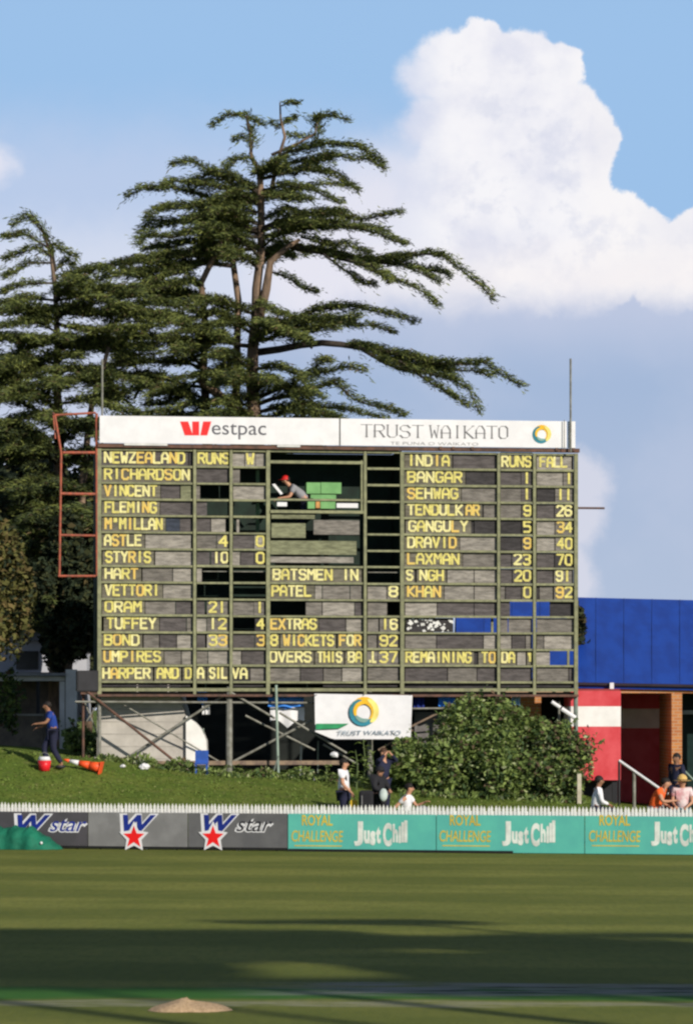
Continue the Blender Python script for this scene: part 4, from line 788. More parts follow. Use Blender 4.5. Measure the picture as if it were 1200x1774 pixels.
# dark backing trees farther off
def crown_pts(c, rx, ry, rz, n, rg, shell=.45, lobes=14):
    L = rg.normal(size=(lobes, 3)); L /= np.linalg.norm(L, axis=1)[:, None]; L *= rg.uniform(.35, .85, (lobes, 1)); out = []
    d = rg.normal(size=(n, 3)); d /= np.linalg.norm(d, axis=1)[:, None]; rr = rg.uniform(shell, 1, (n, 1)) ** .6
    k = rg.integers(0, lobes, n); p = L[k] + d * rr * rg.uniform(.28, .5, lobes)[k][:, None]
    return p * (rx, ry, rz) + np.array(c)
def bushy(name, px, py0, py1, Y, rx, label, mats, wts, n=6000, size=.3, cat='tree', group=None, seed=1, ry=None, trunk=True, crown_frac=.8, base=None, depth_z=None, lobes=16, up=.3, aspect=.6):
    top = P(px, py0, Y); z0 = ground(top.x, Y) if base is None else base; rg = np.random.default_rng(seed); h = top.z - z0
    t = empty(name, (top.x, Y, z0), label, cat, group); rz = h * crown_frac / 2; c = (top.x, Y, top.z - rz)
    if trunk:
        MB().tube([(top.x, Y, z0 - .1), (top.x + .1, Y, z0 + h * .4), (top.x - .1, Y + .1, z0 + h * .8)], [.05 + h * .02, .04 + h * .014, .03], 8).build('trunk', bark, t, True, (top.x, Y, z0))
    cp = crown_pts(c, rx, ry or rx, rz, n, rg, lobes=lobes)
    if cat == 'shrub':                    # loose shoots standing out of the mound
        ex = []
        for _ in range(int(n / 55)):
            b0_ = cp[rg.integers(0, n)]; dv = rg.normal(size=3) * (.5, .5, .3) + (0, -.1, .75); dv /= np.linalg.norm(dv); L_ = rg.uniform(.2, .55)
            ex += [b0_ + dv * L_ * k / 7 + rg.normal(size=3) * .02 for k in range(8)]
        cp = np.concatenate([cp, ex])
    cards('crown', cp, size, mats, t, seed=seed, up=up, aspect=aspect, org=(top.x, Y, z0), weights=wts)
    return t
OL1 = mat('leaf_sun_olive', (.13, .125, .035), (.095, .095, .028), 1.5, .85, trans=.12); OL2 = mat('leaf_sun_brown', (.15, .11, .04), (.11, .085, .032), 1.5, .85, trans=.1)
gB = 'dense trees behind the cedars'
DG = [mat('leaf_deep', (.022, .034, .016), (.014, .022, .011), 1.5, .9), mat('leaf_olive', (.055, .062, .022), (.04, .048, .018), 1.5, .85, trans=.1), mat('leaf_brownish', (.085, .066, .026), (.06, .05, .02), 1.5, .9, trans=.1)]
for i, (px, py, Y, rx, lb) in enumerate([(205, 830, 116, 3.6, 'dense dark tree behind the left end of the scoreboard'), (330, 800, 118, 3.6, 'dense dark tree directly behind the cedar trunks'), (560, 790, 119, 3.8, 'dense dark tree behind the middle of the scoreboard'), (20, 760, 118, 3.4, 'dense dark tree at the far left behind the drooping cedar'), (120, 860, 113, 2.6, 'low dark tree behind the ladder cage'), (60, 800, 112.5, 2.3, 'dark rounded tree between the left edge and the ladder cage'), (150, 960, 110, 1.7, 'lowest dark tree, just left of the scoreboard'), (112, 900, 103.5, 1.15, 'narrow dark tree in front of the bare trunks beside the ladder cage')]):  # last dark tree is added to cover trunks that catch the sun
    bushy('broad_tree', px, py, 1300, Y, rx, lb, DG, [.7, .24, .06], n=13000, size=.40 if i < 7 else .22, seed=30 + i, ry=2.5 if i < 7 else 1.2, crown_frac=.8 if i < 7 else .60)
bushy('broad_tree', -34, 836, 1300, 95.2, 1.65, 'rounded olive-brown tree at the left edge in front of the cedars', [DG[0], OL1, OL2], [.2, .5, .3], n=14000, size=.15, seed=41, crown_frac=.72)
bushy('broad_tree', -45, 950, 1300, 98.5, 1.2, 'dark low-branched tree at the left edge below the olive-brown one', DG, [.6, .3, .1], n=6000, size=.2, seed=42, crown_frac=.55)

# ------------------------------------------------------------------ buildings and walls at the left
conc = mat('grey_concrete', (.50, .47, .425), (.38, .355, .32), 1.2, .85, bump=.2, bscale=6); concw = mat('white_render', (.80, .79, .76), (.7, .69, .66), 2, .8); brownw = mat('brown_block', (.20, .165, .13), (.13, .11, .09), 3, .9, bump=.3)
YG = 94.5
def pbox(px0, px1, py0, py1, Y0, Y1, name, m, parent=None, org=None):
    a = P(px0, py1, Y0); b = P(px1, py0, Y0); mb = MB().box((a.x, Y0, a.z), (b.x, Y1, b.z)); return mb.build(name, m, parent, org=org)
def pprism(pts, Y0, Y1, name, m, parent=None, org=None):
    v = [P(x, y, Y0) for x, y in pts]; return MB().prism([(p.x, p.z) for p in v][::-1], Y0, Y1).build(name, m, parent, org=org)
O = Vector((P(240, 1300, YG).x, YG, 1.5)); t = empty('concrete_block_wall', O, 'pale grey concrete wall with a slanted right end under the scoreboard frame', 'wall')
pprism([(168, 1186), (309, 1186), (314, 1215), (321, 1240), (321, 1350), (168, 1350)], YG, YG + 3, 'wall', conc, t, O)
for i in range(1, 7):
    y_ = 1186 + i * 21.5; a = P(168, y_, YG); b = P(309 + min(12, i * 4), y_, YG)
    MB().box((a.x, YG - .006, a.z - .012), (b.x, YG - .001, a.z + .012)).build('joint', mat('joint_grey', (.40, .375, .34)), t, org=O)
pprism([(322, 1240), (338, 1252), (350, 1266), (357, 1284), (360, 1350), (322, 1350)], YG - .12, YG + .9, 'end_panel', concw, t, O)  # whiter material stands in for the brighter light on this end
pbox(255, 330, 1325, 1352, YG - .3, YG - .05, 'plinth', mat('plinth', (.30, .26, .2), (.22, .19, .15)), t, O)
YH = 107.6; O = Vector((P(90, 1150, YH).x, YH, 2.0)); t = empty('pale_house', O, 'pale grey-blue house wall half hidden by dark branches at the left', 'building')
pbox(-120, 150, 1108, 1250, YH, YH + 1.8, 'wall', mat('pale_wall', (.44, .45, .50), (.38, .39, .44), 1, .8), t, O); pprism([(-140, 1110), (165, 1110), (120, 1078), (-100, 1078)], YH - .3, YH + 2.2, 'roof', mat('grey_roof', (.20, .20, .23), (.15, .15, .17), 3), t, O)
pbox(28, 66, 1128, 1160, YH - .05, YH - .01, 'window', mat('pane_dark', (.03, .035, .04), rough=.2, spec=.6), t, O)
YS = 103.0; O = Vector((P(60, 1240, YS).x, YS, 2.0)); t = empty('open_shed', O, 'low open-fronted shed with white beam and post at the left edge', 'shed')
pbox(-130, 112, 1172, 1180, YS, YS + .15, 'beam', concw, t, O); pbox(103, 112, 1181, 1300, YS, YS + .15, 'corner_post', concw, t, O); pbox(63, 69, 1181, 1300, YS + .02, YS + .12, 'dark_post', blk, t, O)
pbox(-130, 112, 1166, 1171, YS - .2, YS + 4.2, 'roof', mat('shed_roof', (.30, .30, .31), (.22, .22, .23)), t, O)
pbox(-130, 128, 1165, 1310, YS + 4, YS + 4.2, 'back_wall', brownw, t, O)
pbox(113.5, 132, 1160, 1310, YS - .1, YS + .3, 'concrete_pier', concw, t, O)
O = Vector((P(30, 1300, 101).x, 101, 2.0)); o = pbox(-130, 74, 1241, 1330, 101, 101.3, 'garden_wall', brownw); tag(o, 'low brown block wall on the bank behind the running man in blue', 'wall')
o = pbox(-130, 74, 1237, 1240.5, 100.95, 101.35, 'coping', mat('coping', (.36, .34, .3)), o)

# ------------------------------------------------------------------ right-hand building with blue roof
YB = 103.0; O = Vector((P(1100, 1300, YB - 6).x, YB - 6, .6)); t = empty('brick_building', O, 'orange brick building with a deep bright blue roof at the right', 'building')
brick = bpy.data.materials.new('orange_brick'); brick.use_nodes = True; bt3 = brick.node_tree; br = N(bt3, 'ShaderNodeTexBrick'); tcn = N(bt3, 'ShaderNodeTexCoord'); mp = N(bt3, 'ShaderNodeMapping'); bt3.links.new(tcn.outputs['Object'], mp.inputs[0]); mp.inputs['Rotation'].default_value = (math.radians(90), 0, 0)
bt3.links.new(mp.outputs[0], br.inputs['Vector']); br.inputs['Color1'].default_value = (.50, .20, .055, 1); br.inputs['Color2'].default_value = (.38, .13, .04, 1); br.inputs['Mortar'].default_value = (.42, .30, .2, 1); br.inputs['Scale'].default_value = 1; br.inputs['Brick Width'].default_value = .23; br.inputs['Row Height'].default_value = .085; br.inputs['Mortar Size'].default_value = .008
bt3.links.new(br.outputs[0], bt3.nodes['Principled BSDF'].inputs['Base Color']); bt3.nodes['Principled BSDF'].inputs['Roughness'].default_value = .85
bluer = mat('blue_roof', (.010, .060, .37), (.008, .042, .28), .8, .45, stretch=(3, 1, .2), spec=.4)
YF = 97.0
gz = .35
def wbx(px0, px1, z0, py0, Y0, Y1, name, m):   # from height z0 up to the sight line py0
    a = P(px0, py0, Y0); b = P(px1, py0, Y0); return MB().box((a.x, Y0, z0), (b.x, Y1, a.z)).build(name, m, t, org=O)
ztop = P(0, 1201, YF).z
a = P(800, 1188, YF); b = P(1420, 1188, YF)
MB().box((a.x, YF, ztop), (b.x, YF + .4, a.z + .03)).build('lintel_wall', brick, t, org=O)
a = P(1163, 0, YF); b = P(1181, 0, YF); MB().box((a.x, YF, 0), (b.x, YF + 4.4, ztop - .002)).build('brick_pier', brick, t, org=O)
a = P(885, 0, YF); b = P(937, 0, YF); MB().box((a.x, YF, 0), (b.x, YF + .4, ztop - .002)).build('side_wall', brick, t, org=O)
# recess wall, red with a white stripe, set deep to lie in shade
redp = mat('red_paint', (.64, .085, .10), (.52, .035, .045), 1.6, .5, contrast=(.3, .7)); whp = mat('stripe_white', (.80, .78, .76), (.7, .68, .66), 2, .5)
def zr(py): return P(0, py, YF).z
for n_, z0, z1, m in (('recess_wall', 0, zr(1263), redp), ('recess_stripe', zr(1263), zr(1228), whp), ('recess_wall', zr(1228), ztop, redp)): MB().box((P(1050, 0, YF).x, YF + 3.8, z0), (P(1163, 0, YF).x - .001, YF + 3.99, z1)).build(n_, m, t, org=O)
MB().box((P(1060, 0, YF).x, YF + .41, ztop + .001), (P(1400, 0, YF).x, YF + 4.39, ztop + .08)).build('added_recess_ceiling', mat('ceiling_dark', (.05, .05, .05)), t, org=O)  # ceiling added and kept dark to darken the recess
# dark shop window at the far right
MB().box((P(1181.3, 0, YF).x, YF + 2.0, 0), (12.9, YF + 2.1, ztop)).build('dark_glass', mat('glass_dark', (.012, .03, .028), rough=.4, spec=.15), t, org=O)
MB().box((P(1181.3, 0, YF).x, YF + 1.6, zr(1238)), (12.9, YF + 1.7, zr(1231))).build('window_head', mat('pale_blue_trim', (.4, .5, .55)), t, org=O)
for k in range(2): MB().box((P(1216 + 45 * k, 0, YF).x, YF, 0), (P(1232 + 45 * k, 0, YF).x, YF + .4, ztop - .002)).build('brick_pier', brick, t, org=O)
# roof: a steep blue face with standing seams
e0 = P(790, 1178, YF - .16); e1 = P(1420, 1190, YF - .16); r0_ = P(790, 1030, YB + 2); r1_ = P(1420, 1045, YB + 2)
m = MB(); m.add([e0, e1, r1_, r0_, e0 - Vector((0, -.05, .16)), e1 - Vector((0, -.05, .16)), r1_ + Vector((0, 5, -3)), r0_ + Vector((0, 5, -3))], [(0, 1, 2, 3), (1, 0, 4, 5), (3, 2, 6, 7), (0, 3, 7, 4), (2, 1, 5, 6)]); rf = m.build('roof', bluer, t, org=O)
for i in range(14):
    q = i / 13; p = e0.lerp(e1, q); r_ = r0_.lerp(r1_, q); nrm = Vector((0, -.4, .6)).normalized() * .006; MB().tube([p + nrm, r_ + nrm], .010, 4).build('seam', bluer, rf, org=O)
MB().tube([e0 + Vector((0, -.03, -.05)), e1 + Vector((0, -.03, -.05))], .045, 6).build('gutter', mat('gutter_dark', (.03, .02, .03)), t, org=O)
pbox(1056, 1063, 1183, 1196, YF - .32, YF - .02, 'wall_lamp', wht, t, O)
# red and white shed standing in front
YK = 95.8; O = Vector((P(1035, 1350, YK).x, YK, .5)); t = empty('red_container', O, 'sunlit red cabin with a broad white stripe beside the leafy shrubs', 'container')
zb0, zb1 = P(0, 1352, YK).z, P(0, 1197, YK).z; xa, xb = P(985, 0, YK).x, P(1075, 0, YK).x; zs0, zs1 = P(0, 1259, YK).z, P(0, 1224, YK).z
for n_, z0, z1, m in (('lower_wall', zb0, zs0 - .001, redp), ('white_band', zs0, zs1, whp), ('upper_wall', zs1 + .001, zb1, redp)): MB().box((xa, YK, z0), (xb, YK + 2.2, z1)).build(n_, m, t, org=O)
MB().box((xa + .02, YK + .02, zb1 + .001), (xb - .02, YK + 2.1, zb1 + .05)).build('roof', mat('container_roof', (.3, .05, .05)), t, org=O)
for x in (xa + .1, xb - .22):
    for y in (YK + .1, YK + 1.9): MB().box((x, y, 0), (x + .12, y + .12, zb0 - .001)).build('foot', blk, t, org=O)
MB().box((xa, YK + 1.2, 0), (xb, YK + 1.25, zb0 - .002)).build('underside_shade', blk, t, org=O)  # black sheet added for the shade under the raised cabin
# handrail by the steps
a = P(1072, 1318, 93); b = P(1150, 1372, 92.6); O = Vector((a.x, 93, .5)); t = empty('handrail', O, 'sloping white handrail on grey posts in front of the dark recess', 'railing')
MB().tube([a, b, b + Vector((.1, 0, -.06))], .035, 8).build('rail', wht, t, org=O)
for p in (P(1098, 1336, 92.9), P(1147, 1371, 92.6)): MB().tube([p, (p.x, p.y, .2)], .045, 8).build('post', steel, t, org=O)
MB().tube([a, (a.x, a.y, .2)], .03, 8).build('post', blk, t, org=O)
a = P(1176, 1326, 94); b = P(1215, 1366, 94); O = Vector((a.x, 94, .5)); t = empty('handrail', O, 'thin pale green handrail at the right edge behind the straw hat', 'railing'); MB().tube([a, b], .022, 6).build('rail', mat('pale_green_pole', (.28, .36, .3)), t, org=O)
MB().tube([a, (a.x, 94, .2)], .022, 6).build('post', steelg, t, org=O)
# fence post at the right foot of the shrubs
pt = hit(1004, 1385); o = MB().box((-.05, -.05, 0), (.05, .05, .75)).build('stub_post', mat('pale_timber', (.5, .46, .36), (.38, .34, .26), 5)); o.location = P(1003, 1395, 90); o.location.z = ground(o.location.x, 90); tag(o, 'short pale timber post at the right foot of the shrubs', 'post')

# ------------------------------------------------------------------ tents, hoardings and clutter under the scoreboard
tg_ = 'tents and canopies beyond the scoreboard'
def canopy(px0, px1, py0, py1, py2, Y, m, m2, label):
    c = P((px0 + px1) / 2, py1, Y); O = Vector((c.x, Y, 1.3)); t = empty('canopy_tent', O, label, 'tent', tg_); a = P(px0, py1, Y).x; b = P(px1, py1, Y).x; zt_ = P(0, py0, Y).z; zm = c.z; w = (b - a) / 2; cx = (a + b) / 2
    n = 12; vs = [(cx, Y + w, zt_)]; fs = []
    for k in range(1, 4):
        for i in range(n): q = k / 3; an = 2 * math.pi * i / n; vs.append((cx + w * q * math.cos(an), Y + w + w * q * math.sin(an), zt_ + (zm - zt_) * q ** 1.7))
    for i in range(n): fs.append((0, 1 + i, 1 + (i + 1) % n))
    for k in range(2):
        for i in range(n): fs.append((1 + k * n + i, 1 + (k + 1) * n + i, 1 + (k + 1) * n + (i + 1) % n, 1 + k * n + (i + 1) % n))
    mb = MB(); mb.v = vs; mb.f = fs; mb.m = [0] * len(fs); mb.build('roof', m, t, org=O)
    if m2: MB().box((a + .06, Y + .25, P(0, py2, Y).z), (b - .06, Y + .28, zm - .02)).build('side_sheet', m2, t, org=O)
    for x in (a + .1, b - .1): MB().tube([(x, Y + w, zm), (x, Y + w, 1.3)], .025, 6).build('pole', steel, t, org=O)
tblue = mat('tent_blue_lit', (.05, .26, .85), (.04, .22, .75), rough=.6); tred = mat('tent_red', (.5, .02, .04), rough=.6); torg = mat('tent_orange', (.55, .19, .05), (.45, .15, .04), rough=.7); tyel = mat('tent_yellow', (.7, .5, .05), rough=.6)  # tent blue brightened for the sun it misses under the scoreboard
def hang(px0, px1, py0, py1, m, label, dy=.3, name='standin_cloth', cat='cloth', cut=0):  # cloths added forward, where sun reaches, for umbrellas and tents farther back
    x0, z1 = bp(px0, py0, dy); x1, z0 = bp(px1, py1, dy); nx, nz = 14, 5; vs = []; fs = []; rg = random.Random(int(px0))
    for g_i in (0, 1):
        for j in range(nz + 1):
            for i in range(nx + 1):
                s_, q = i / nx, j / nz; vs.append((x0 + (x1 - x0) * s_, dy + .01 * g_i + .035 * math.sin(s_ * 13 + px0) * (.3 + q), z1 + (z0 - z1) * q * (1 - cut * abs(math.sin(s_ * 4.2 + 1)) * .4) ))
    for g_i in (0, 1):
        for j in range(nz):
            for i in range(nx):
                k = g_i * (nx + 1) * (nz + 1) + j * (nx + 1) + i; f = (k, k + nx + 1, k + nx + 2, k + 1); fs.append(f if g_i == 0 else f[::-1])
    mb = MB(); mb.v = vs; mb.f = fs; mb.m = [0] * len(fs); o = mb.build(name, m, smooth=True); o.location = L0; o.rotation_euler = (0, 0, sang); return tag(o, label, cat, 'cloths and tarpaulins hung under the scoreboard')
navy_t = mat('tent_navy', (.012, .03, .22))
hang(464, 526, 1200, 1229, tblue, 'broad bright blue tarpaulin hung under the middle of the scoreboard', cut=.4); hang(468, 527, 1226, 1262, wht, 'white sheet hanging below the broad blue tarpaulin', dy=.36, cut=1)
hang(342, 359, 1199, 1222, tblue, 'narrow blue cloth hung left of the thick scoreboard leg', cut=.5); hang(350, 363, 1221, 1238, wht, 'small white cloth below the narrow blue one', dy=.36)
hang(716, 735, 1204, 1228, navy_t, 'navy cloth touching the right edge of the hanging banner'); hang(742, 776, 1198, 1207, tred, 'thin red cloth above the bright blue one right of the banner', dy=.42); hang(759, 788, 1206, 1224, tblue, 'bright blue cloth above the shrubs right of the banner')
hang(786, 803, 1203, 1214, tyel, 'small yellow cloth between the bright blue and navy ones'); hang(808, 826, 1199, 1213, navy_t, 'small navy cloth left of the tallest shrub'); hang(886, 901, 1200, 1222, mat('tent_sky', (.35, .55, .75)), 'pale blue cloth left of the orange brick wall')
o = pbox(322, 1010, 1192, 1400, 107, 107.2, 'shade_backdrop', mat('backdrop_black_green', (.016, .02, .018), (.01, .013, .012), 2)); tag(o, 'dark screen closing the space behind the scoreboard frame', 'screen')  # added backdrop, its near-black colour stands for the shade there
o = pbox(718, 850, 1234, 1290, 96.2, 96.3, 'grey_hoarding', mat('hoarding_grey', (.20, .19, .19), (.13, .12, .12), 3, .8)); tag(o, 'weathered grey hoarding half covered by the shrubs', 'hoarding')
# blue plastic chair by the concrete wall
def chair(px, py, Y, m, label):
    p = P(px, py, Y); z0 = ground(p.x, Y); O = Vector((p.x, Y, z0)); t = empty('garden_chair', O, label, 'chair')
    MB().box((-.17, -.22, .26), (.17, .16, .30)).build('seat', m, t); MB().box((-.17, .16, .26), (.17, .20, .62)).build('backrest', m, t)
    for sx_ in (-.16, .12):
        for sy in (-.2, .12): MB().box((sx_, sy, 0), (sx_ + .04, sy + .04, .259)).build('leg', m, t)
chair(349, 1320, 93.0, mat('chair_blue', (.03, .10, .42), rough=.5), 'blue chair standing by the white end of the concrete wall')
# white bags and litter along the foot of the frame
rg = random.Random(31)
for i, (px, py, s_, lb) in enumerate([(250, 1328, .13, 'white bag on the grass before the concrete wall'), (213, 1325, .07, 'small white litter on the grass left of the white bag'), (520, 1340, .10, 'white bundle under the scoreboard near the pale green prop'), (545, 1348, .09, 'pale litter right of the white bundle under the scoreboard'), (579, 1312, .11, 'white cushion hanging by the standing man in white')]):
    m = MB().ball((0, 0, s_ * .55), (s_, s_ * .8, s_ * .7), 9, jit=.16, rng=rg); o = m.build('bag', wht if i != 3 else mat('litter_grey', (.5, .52, .52))); p = hit(px, py + 6); o.location = p if i != 4 else P(px, py, 93.4); tag(o, lb, 'bag')
for i, (px, lb) in enumerate([(522, 'white-shirted figure')]): pass

# ------------------------------------------------------------------ shrubs
SG = [mat('shrub_mid', (.155, .215, .055), (.11, .165, .042), 2, .65, trans=.3), mat('shrub_bright', (.27, .35, .10), (.20, .27, .08), 2, .55, trans=.3), mat('shrub_deep', (.055, .095, .032), (.035, .065, .024), 2, .8, trans=.1), mat('shrub_pale', (.34, .37, .20), (.24, .28, .14), 2, .6), mat('shrub_twig', (.11, .075, .045), (.07, .05, .03), 3, .9)]
gS = 'leafy shrubs along the right foot of the scoreboard'
sh = [(835, 1208, 91.4, 1.2, 'tallest leafy shrub, reaching the underside of the scoreboard', 5600, 1.0), (735, 1272, 91.0, 1.15, 'leafy shrub under the right edge of the hanging banner', 3600, .9), (905, 1238, 91.8, 1.0, 'leafy shrub between the tallest shrub and the red cabin', 3600, .9), (970, 1258, 91.2, .85, 'shrub at the right end, touching the red cabin', 3000, .8), (790, 1262, 90.9, 1.1, 'lower leafy shrub in front of the tallest one', 3000, .8), (935, 1300, 90.8, 1.05, 'low brownish shrub in front of the right end of the frame', 3200, .8), (692, 1310, 91.6, .6, 'low leafy shrub behind the seated person in white', 1500, .8), (868, 1290, 90.6, .9, 'low bright shrub at the middle of the shrubbery', 2400, .7)]
for i, (px, py, Y, rx, lb, n, ry) in enumerate(sh):
    n = int(n * 1.9)
    bushy('shrub', px, py, 1380, Y, rx, lb, SG, [.40, .30, .18, .06, .06] if i not in (3, 5) else [.36, .14, .28, .06, .16], n=n, size=.125, cat='shrub', group=gS, seed=60 + i, ry=ry, trunk=False, crown_frac=1.06, lobes=26, aspect=.55)
gP = 'small plants at the left foot of the scoreboard'
for i, (px, py, Y, rx, lb, n) in enumerate([(140, 1258, 96.2, .62, 'bright leafy shrub below the loudspeaker', 1500), (196, 1297, 95.6, .36, 'small dark bush before the concrete wall', 500), (170, 1302, 95.0, .3, 'low bright plant between the two bushes at the left', 300)]):
    bushy('shrub', px, py, 1330, Y, rx, lb, SG, [.4, .36, .16, .04, .04], n=n, size=.13, cat='shrub', group=gP, seed=90 + i, trunk=False, crown_frac=1.05, lobes=12, aspect=.7)
bushy('slender_tree', 1004, 1036, 1300, 100.5, .28, 'thin creeper-covered tree just past the right edge of the scoreboard', DG, [.3, .4, .3], n=1500, size=.17, seed=97, crown_frac=.55)
bushy('shrub', 12, 1150, 1300, 99.5, .5, 'thin dark bush left of the running man', SG, [.3, .1, .5, .02, .08], n=700, size=.14, cat='shrub', group=gP, seed=96, trunk=False, crown_frac=.9)
def stalk(px, py0, Y, lb, seed, n=9):
    rg = random.Random(seed); top = P(px, py0, Y); z0 = ground(top.x, Y); h = top.z - z0; O = (top.x, Y, z0); t = empty('tall_plant', O, lb, 'plant', 'tall leafy plants below the banner')
    MB().tube([(0, 0, 0), (.03, 0, h * .6), (-.02, 0, h)], [.03, .02, .008], 6).build('stem', mat('stem_green', (.10, .14, .05)), t)
    for i in range(n):
        a = rg.uniform(0, 6.28); z = h * (.15 + .85 * i / n); L = rg.uniform(.22, .38); d = Vector((math.cos(a), math.sin(a), .35)).normalized(); sd = Vector((-d.y, d.x, 0)).normalized() * L * .22; p = Vector((0, 0, z)); q = p + d * L * .55; e = p + d * L + Vector((0, 0, -.12))
        MB().add([p, q - sd, e, q + sd, q + Vector((0, 0, -.012))], [(0, 1, 4), (1, 2, 4), (2, 3, 4), (3, 0, 4)]) 
        m = MB(); m.add([p, q - sd, e, q + sd, q + Vector((0, 0, -.03))], [(0, 1, 4), (1, 2, 4), (2, 3, 4), (3, 0, 4)]); m.build('leaf', SG[1], t)
stalk(630, 1280, 91.2, 'bright tall plant right under the ring of the banner', 1, 16); stalk(617, 1300, 90.8, 'bright plant left of the tallest plant under the banner', 2, 12); stalk(645, 1300, 91.0, 'leafy plant right of the tallest plant under the banner', 3, 12); stalk(564, 1325, 93.0, 'small plant at the right end of the sole beam', 4, 9); stalk(405, 1325, 93.2, 'small plant at the foot of the thick leg', 5, 9)
pts = []
for _ in range(2600):
    px = r.uniform(170, 690); x = (px - 600) / 67.0; y = r.normal(93.2, .35); h = .30 * abs(math.sin(px * .045) * math.sin(px * .013 + 1)) + .08; pts.append((x, y, ground(x, y) + r.uniform(0, h)))
for _ in range(900):
    px = r.uniform(690, 1012); x = (px - 600) / 69.0; y = r.normal(90.3, .25); pts.append((x, y, ground(x, y) + r.uniform(0, .14)))
tag(cards('weeds', pts, .13, SG, seed=8, up=-.4, aspect=.4, weights=[.4, .3, .15, .08, .07]), 'ragged weeds and long grass along the foot of the scoreboard frame', 'weeds', kind='stuff')

# traffic cone lying on the bank
def cone():
    a = hit(104, 1330); b = hit(176, 1342); O = Vector(b); t = empty('traffic_cone', O, 'orange traffic cone lying on its side on the left of the bank', 'cone'); ax = (a - b); ax.z += .07; org_ = mat('cone_orange', (.85, .10, .02), (.75, .08, .02), rough=.5)
    L = 1.0; u_ = ax.normalized() * L; c = Vector((0, 0, .15))
    MB().tube([c + u_ * .03, c + u_ * .32], [.135, .10], 14).build('cone_body', org_, t, True); MB().tube([c + u_ * .32, c + u_ * .60], [.1005, .068], 14).build('cone_body', org_, t, True); MB().tube([c + u_ * .602, c + u_ * .85], [.0678, .042], 14).build('white_sleeve', wht, t, True); MB().tube([c + u_ * .852, c + u_ * 1.0], [.044, .022], 14).build('tip', org_, t, True)
    s_ = u_.cross(Vector((0, 0, 1))).normalized() * .16; w_ = s_.cross(u_).normalized() * .16; vs = [c + s_ + w_, c - s_ + w_, c - s_ - w_, c + s_ - w_]; vs2 = [v + u_.normalized() * .03 for v in vs]
    m = MB(); m.add(vs + vs2, [(0, 1, 2, 3), (7, 6, 5, 4), (0, 4, 5, 1), (1, 5, 6, 2), (2, 6, 7, 3), (3, 7, 4, 0)]); m.build('base_plate', org_, t)
cone()
def bucket():
    p = hit(77, 1336); t = empty('bucket', p, 'red and white bucket on the bank at the feet of the man in blue', 'bucket'); MB().tube([(0, 0, 0), (0, 0, .26)], [.13, .17], 14).build('body', mat('bucket_red', (.75, .02, .03), rough=.4), t, True); MB().tube([(0, 0, .262), (0, 0, .36)], [.165, .13], 14).build('white_cloth', wht, t, True)
    MB().tube([(-.17, 0, .25), (-.1, 0, .42), (0, 0, .47), (.1, 0, .42), (.17, 0, .25)], .008, 6).build('handle', steel, t)
bucket()

# ------------------------------------------------------------------ people
skin_a = mat('skin', (.50, .27, .17), (.42, .21, .13), 8, .6); skin_b = mat('skin_brown', (.30, .15, .09), (.24, .12, .07), 8, .6)
def skinned(name, V, E, R, m, parent, sub=1, root=0):
    me = bpy.data.meshes.new('sk'); me.from_pydata([tuple(v) for v in V], E, []); o = bpy.data.objects.new('sk', me); COL.objects.link(o)
    o.modifiers.new('s', 'SKIN'); sd = me.skin_vertices[0].data
    for i, q in enumerate(R): sd[i].radius = q if isinstance(q, tuple) else (q, q)
    sd[root].use_root = True; ss = o.modifiers.new('u', 'SUBSURF'); ss.levels = sub; ss.render_levels = sub
    bpy.context.view_layer.update(); nm = bpy.data.meshes.new_from_object(o.evaluated_get(bpy.context.evaluated_depsgraph_get())); bpy.data.objects.remove(o)
    nm.materials.clear(); nm.materials.append(m); nm.polygons.foreach_set('use_smooth', [True] * len(nm.polygons)); nm.name = name
    q = bpy.data.objects.new(name, nm); COL.objects.link(q); q.parent = parent; return q
BASE = dict(hip=(0, 0, .95), spine=(0, 0, 1.12), chest=(.0, 0, 1.32), neck=(.01, 0, 1.50), head=(.03, 0, 1.62), crown=(.02, 0, 1.70),
            shL=(0, .17, 1.43), shR=(0, -.17, 1.43), elL=(-.02, .24, 1.14), elR=(-.02, -.24, 1.14), wrL=(.05, .25, .90), wrR=(.05, -.25, .90),
            hpL=(0, .09, .90), hpR=(0, -.09, .90), knL=(.03, .10, .50), knR=(.03, -.10, .50), anL=(-.01, .10, .08), anR=(-.01, -.10, .08))
SIT = dict(hip=(0, 0, .48), spine=(.0, 0, .66), chest=(.03, 0, .86), neck=(.06, 0, 1.04), head=(.10, 0, 1.16), crown=(.09, 0, 1.24), shL=(.04, .17, .97), shR=(.04, -.17, .97), elL=(.08, .22, .70), elR=(.08, -.22, .70), wrL=(.28, .14, .62), wrR=(.28, -.14, .62),
           hpL=(.02, .09, .47), hpR=(.02, -.09, .47), knL=(.44, .12, .48), knR=(.44, -.12, .48), anL=(.42, .12, .08), anR=(.42, -.12, .08))
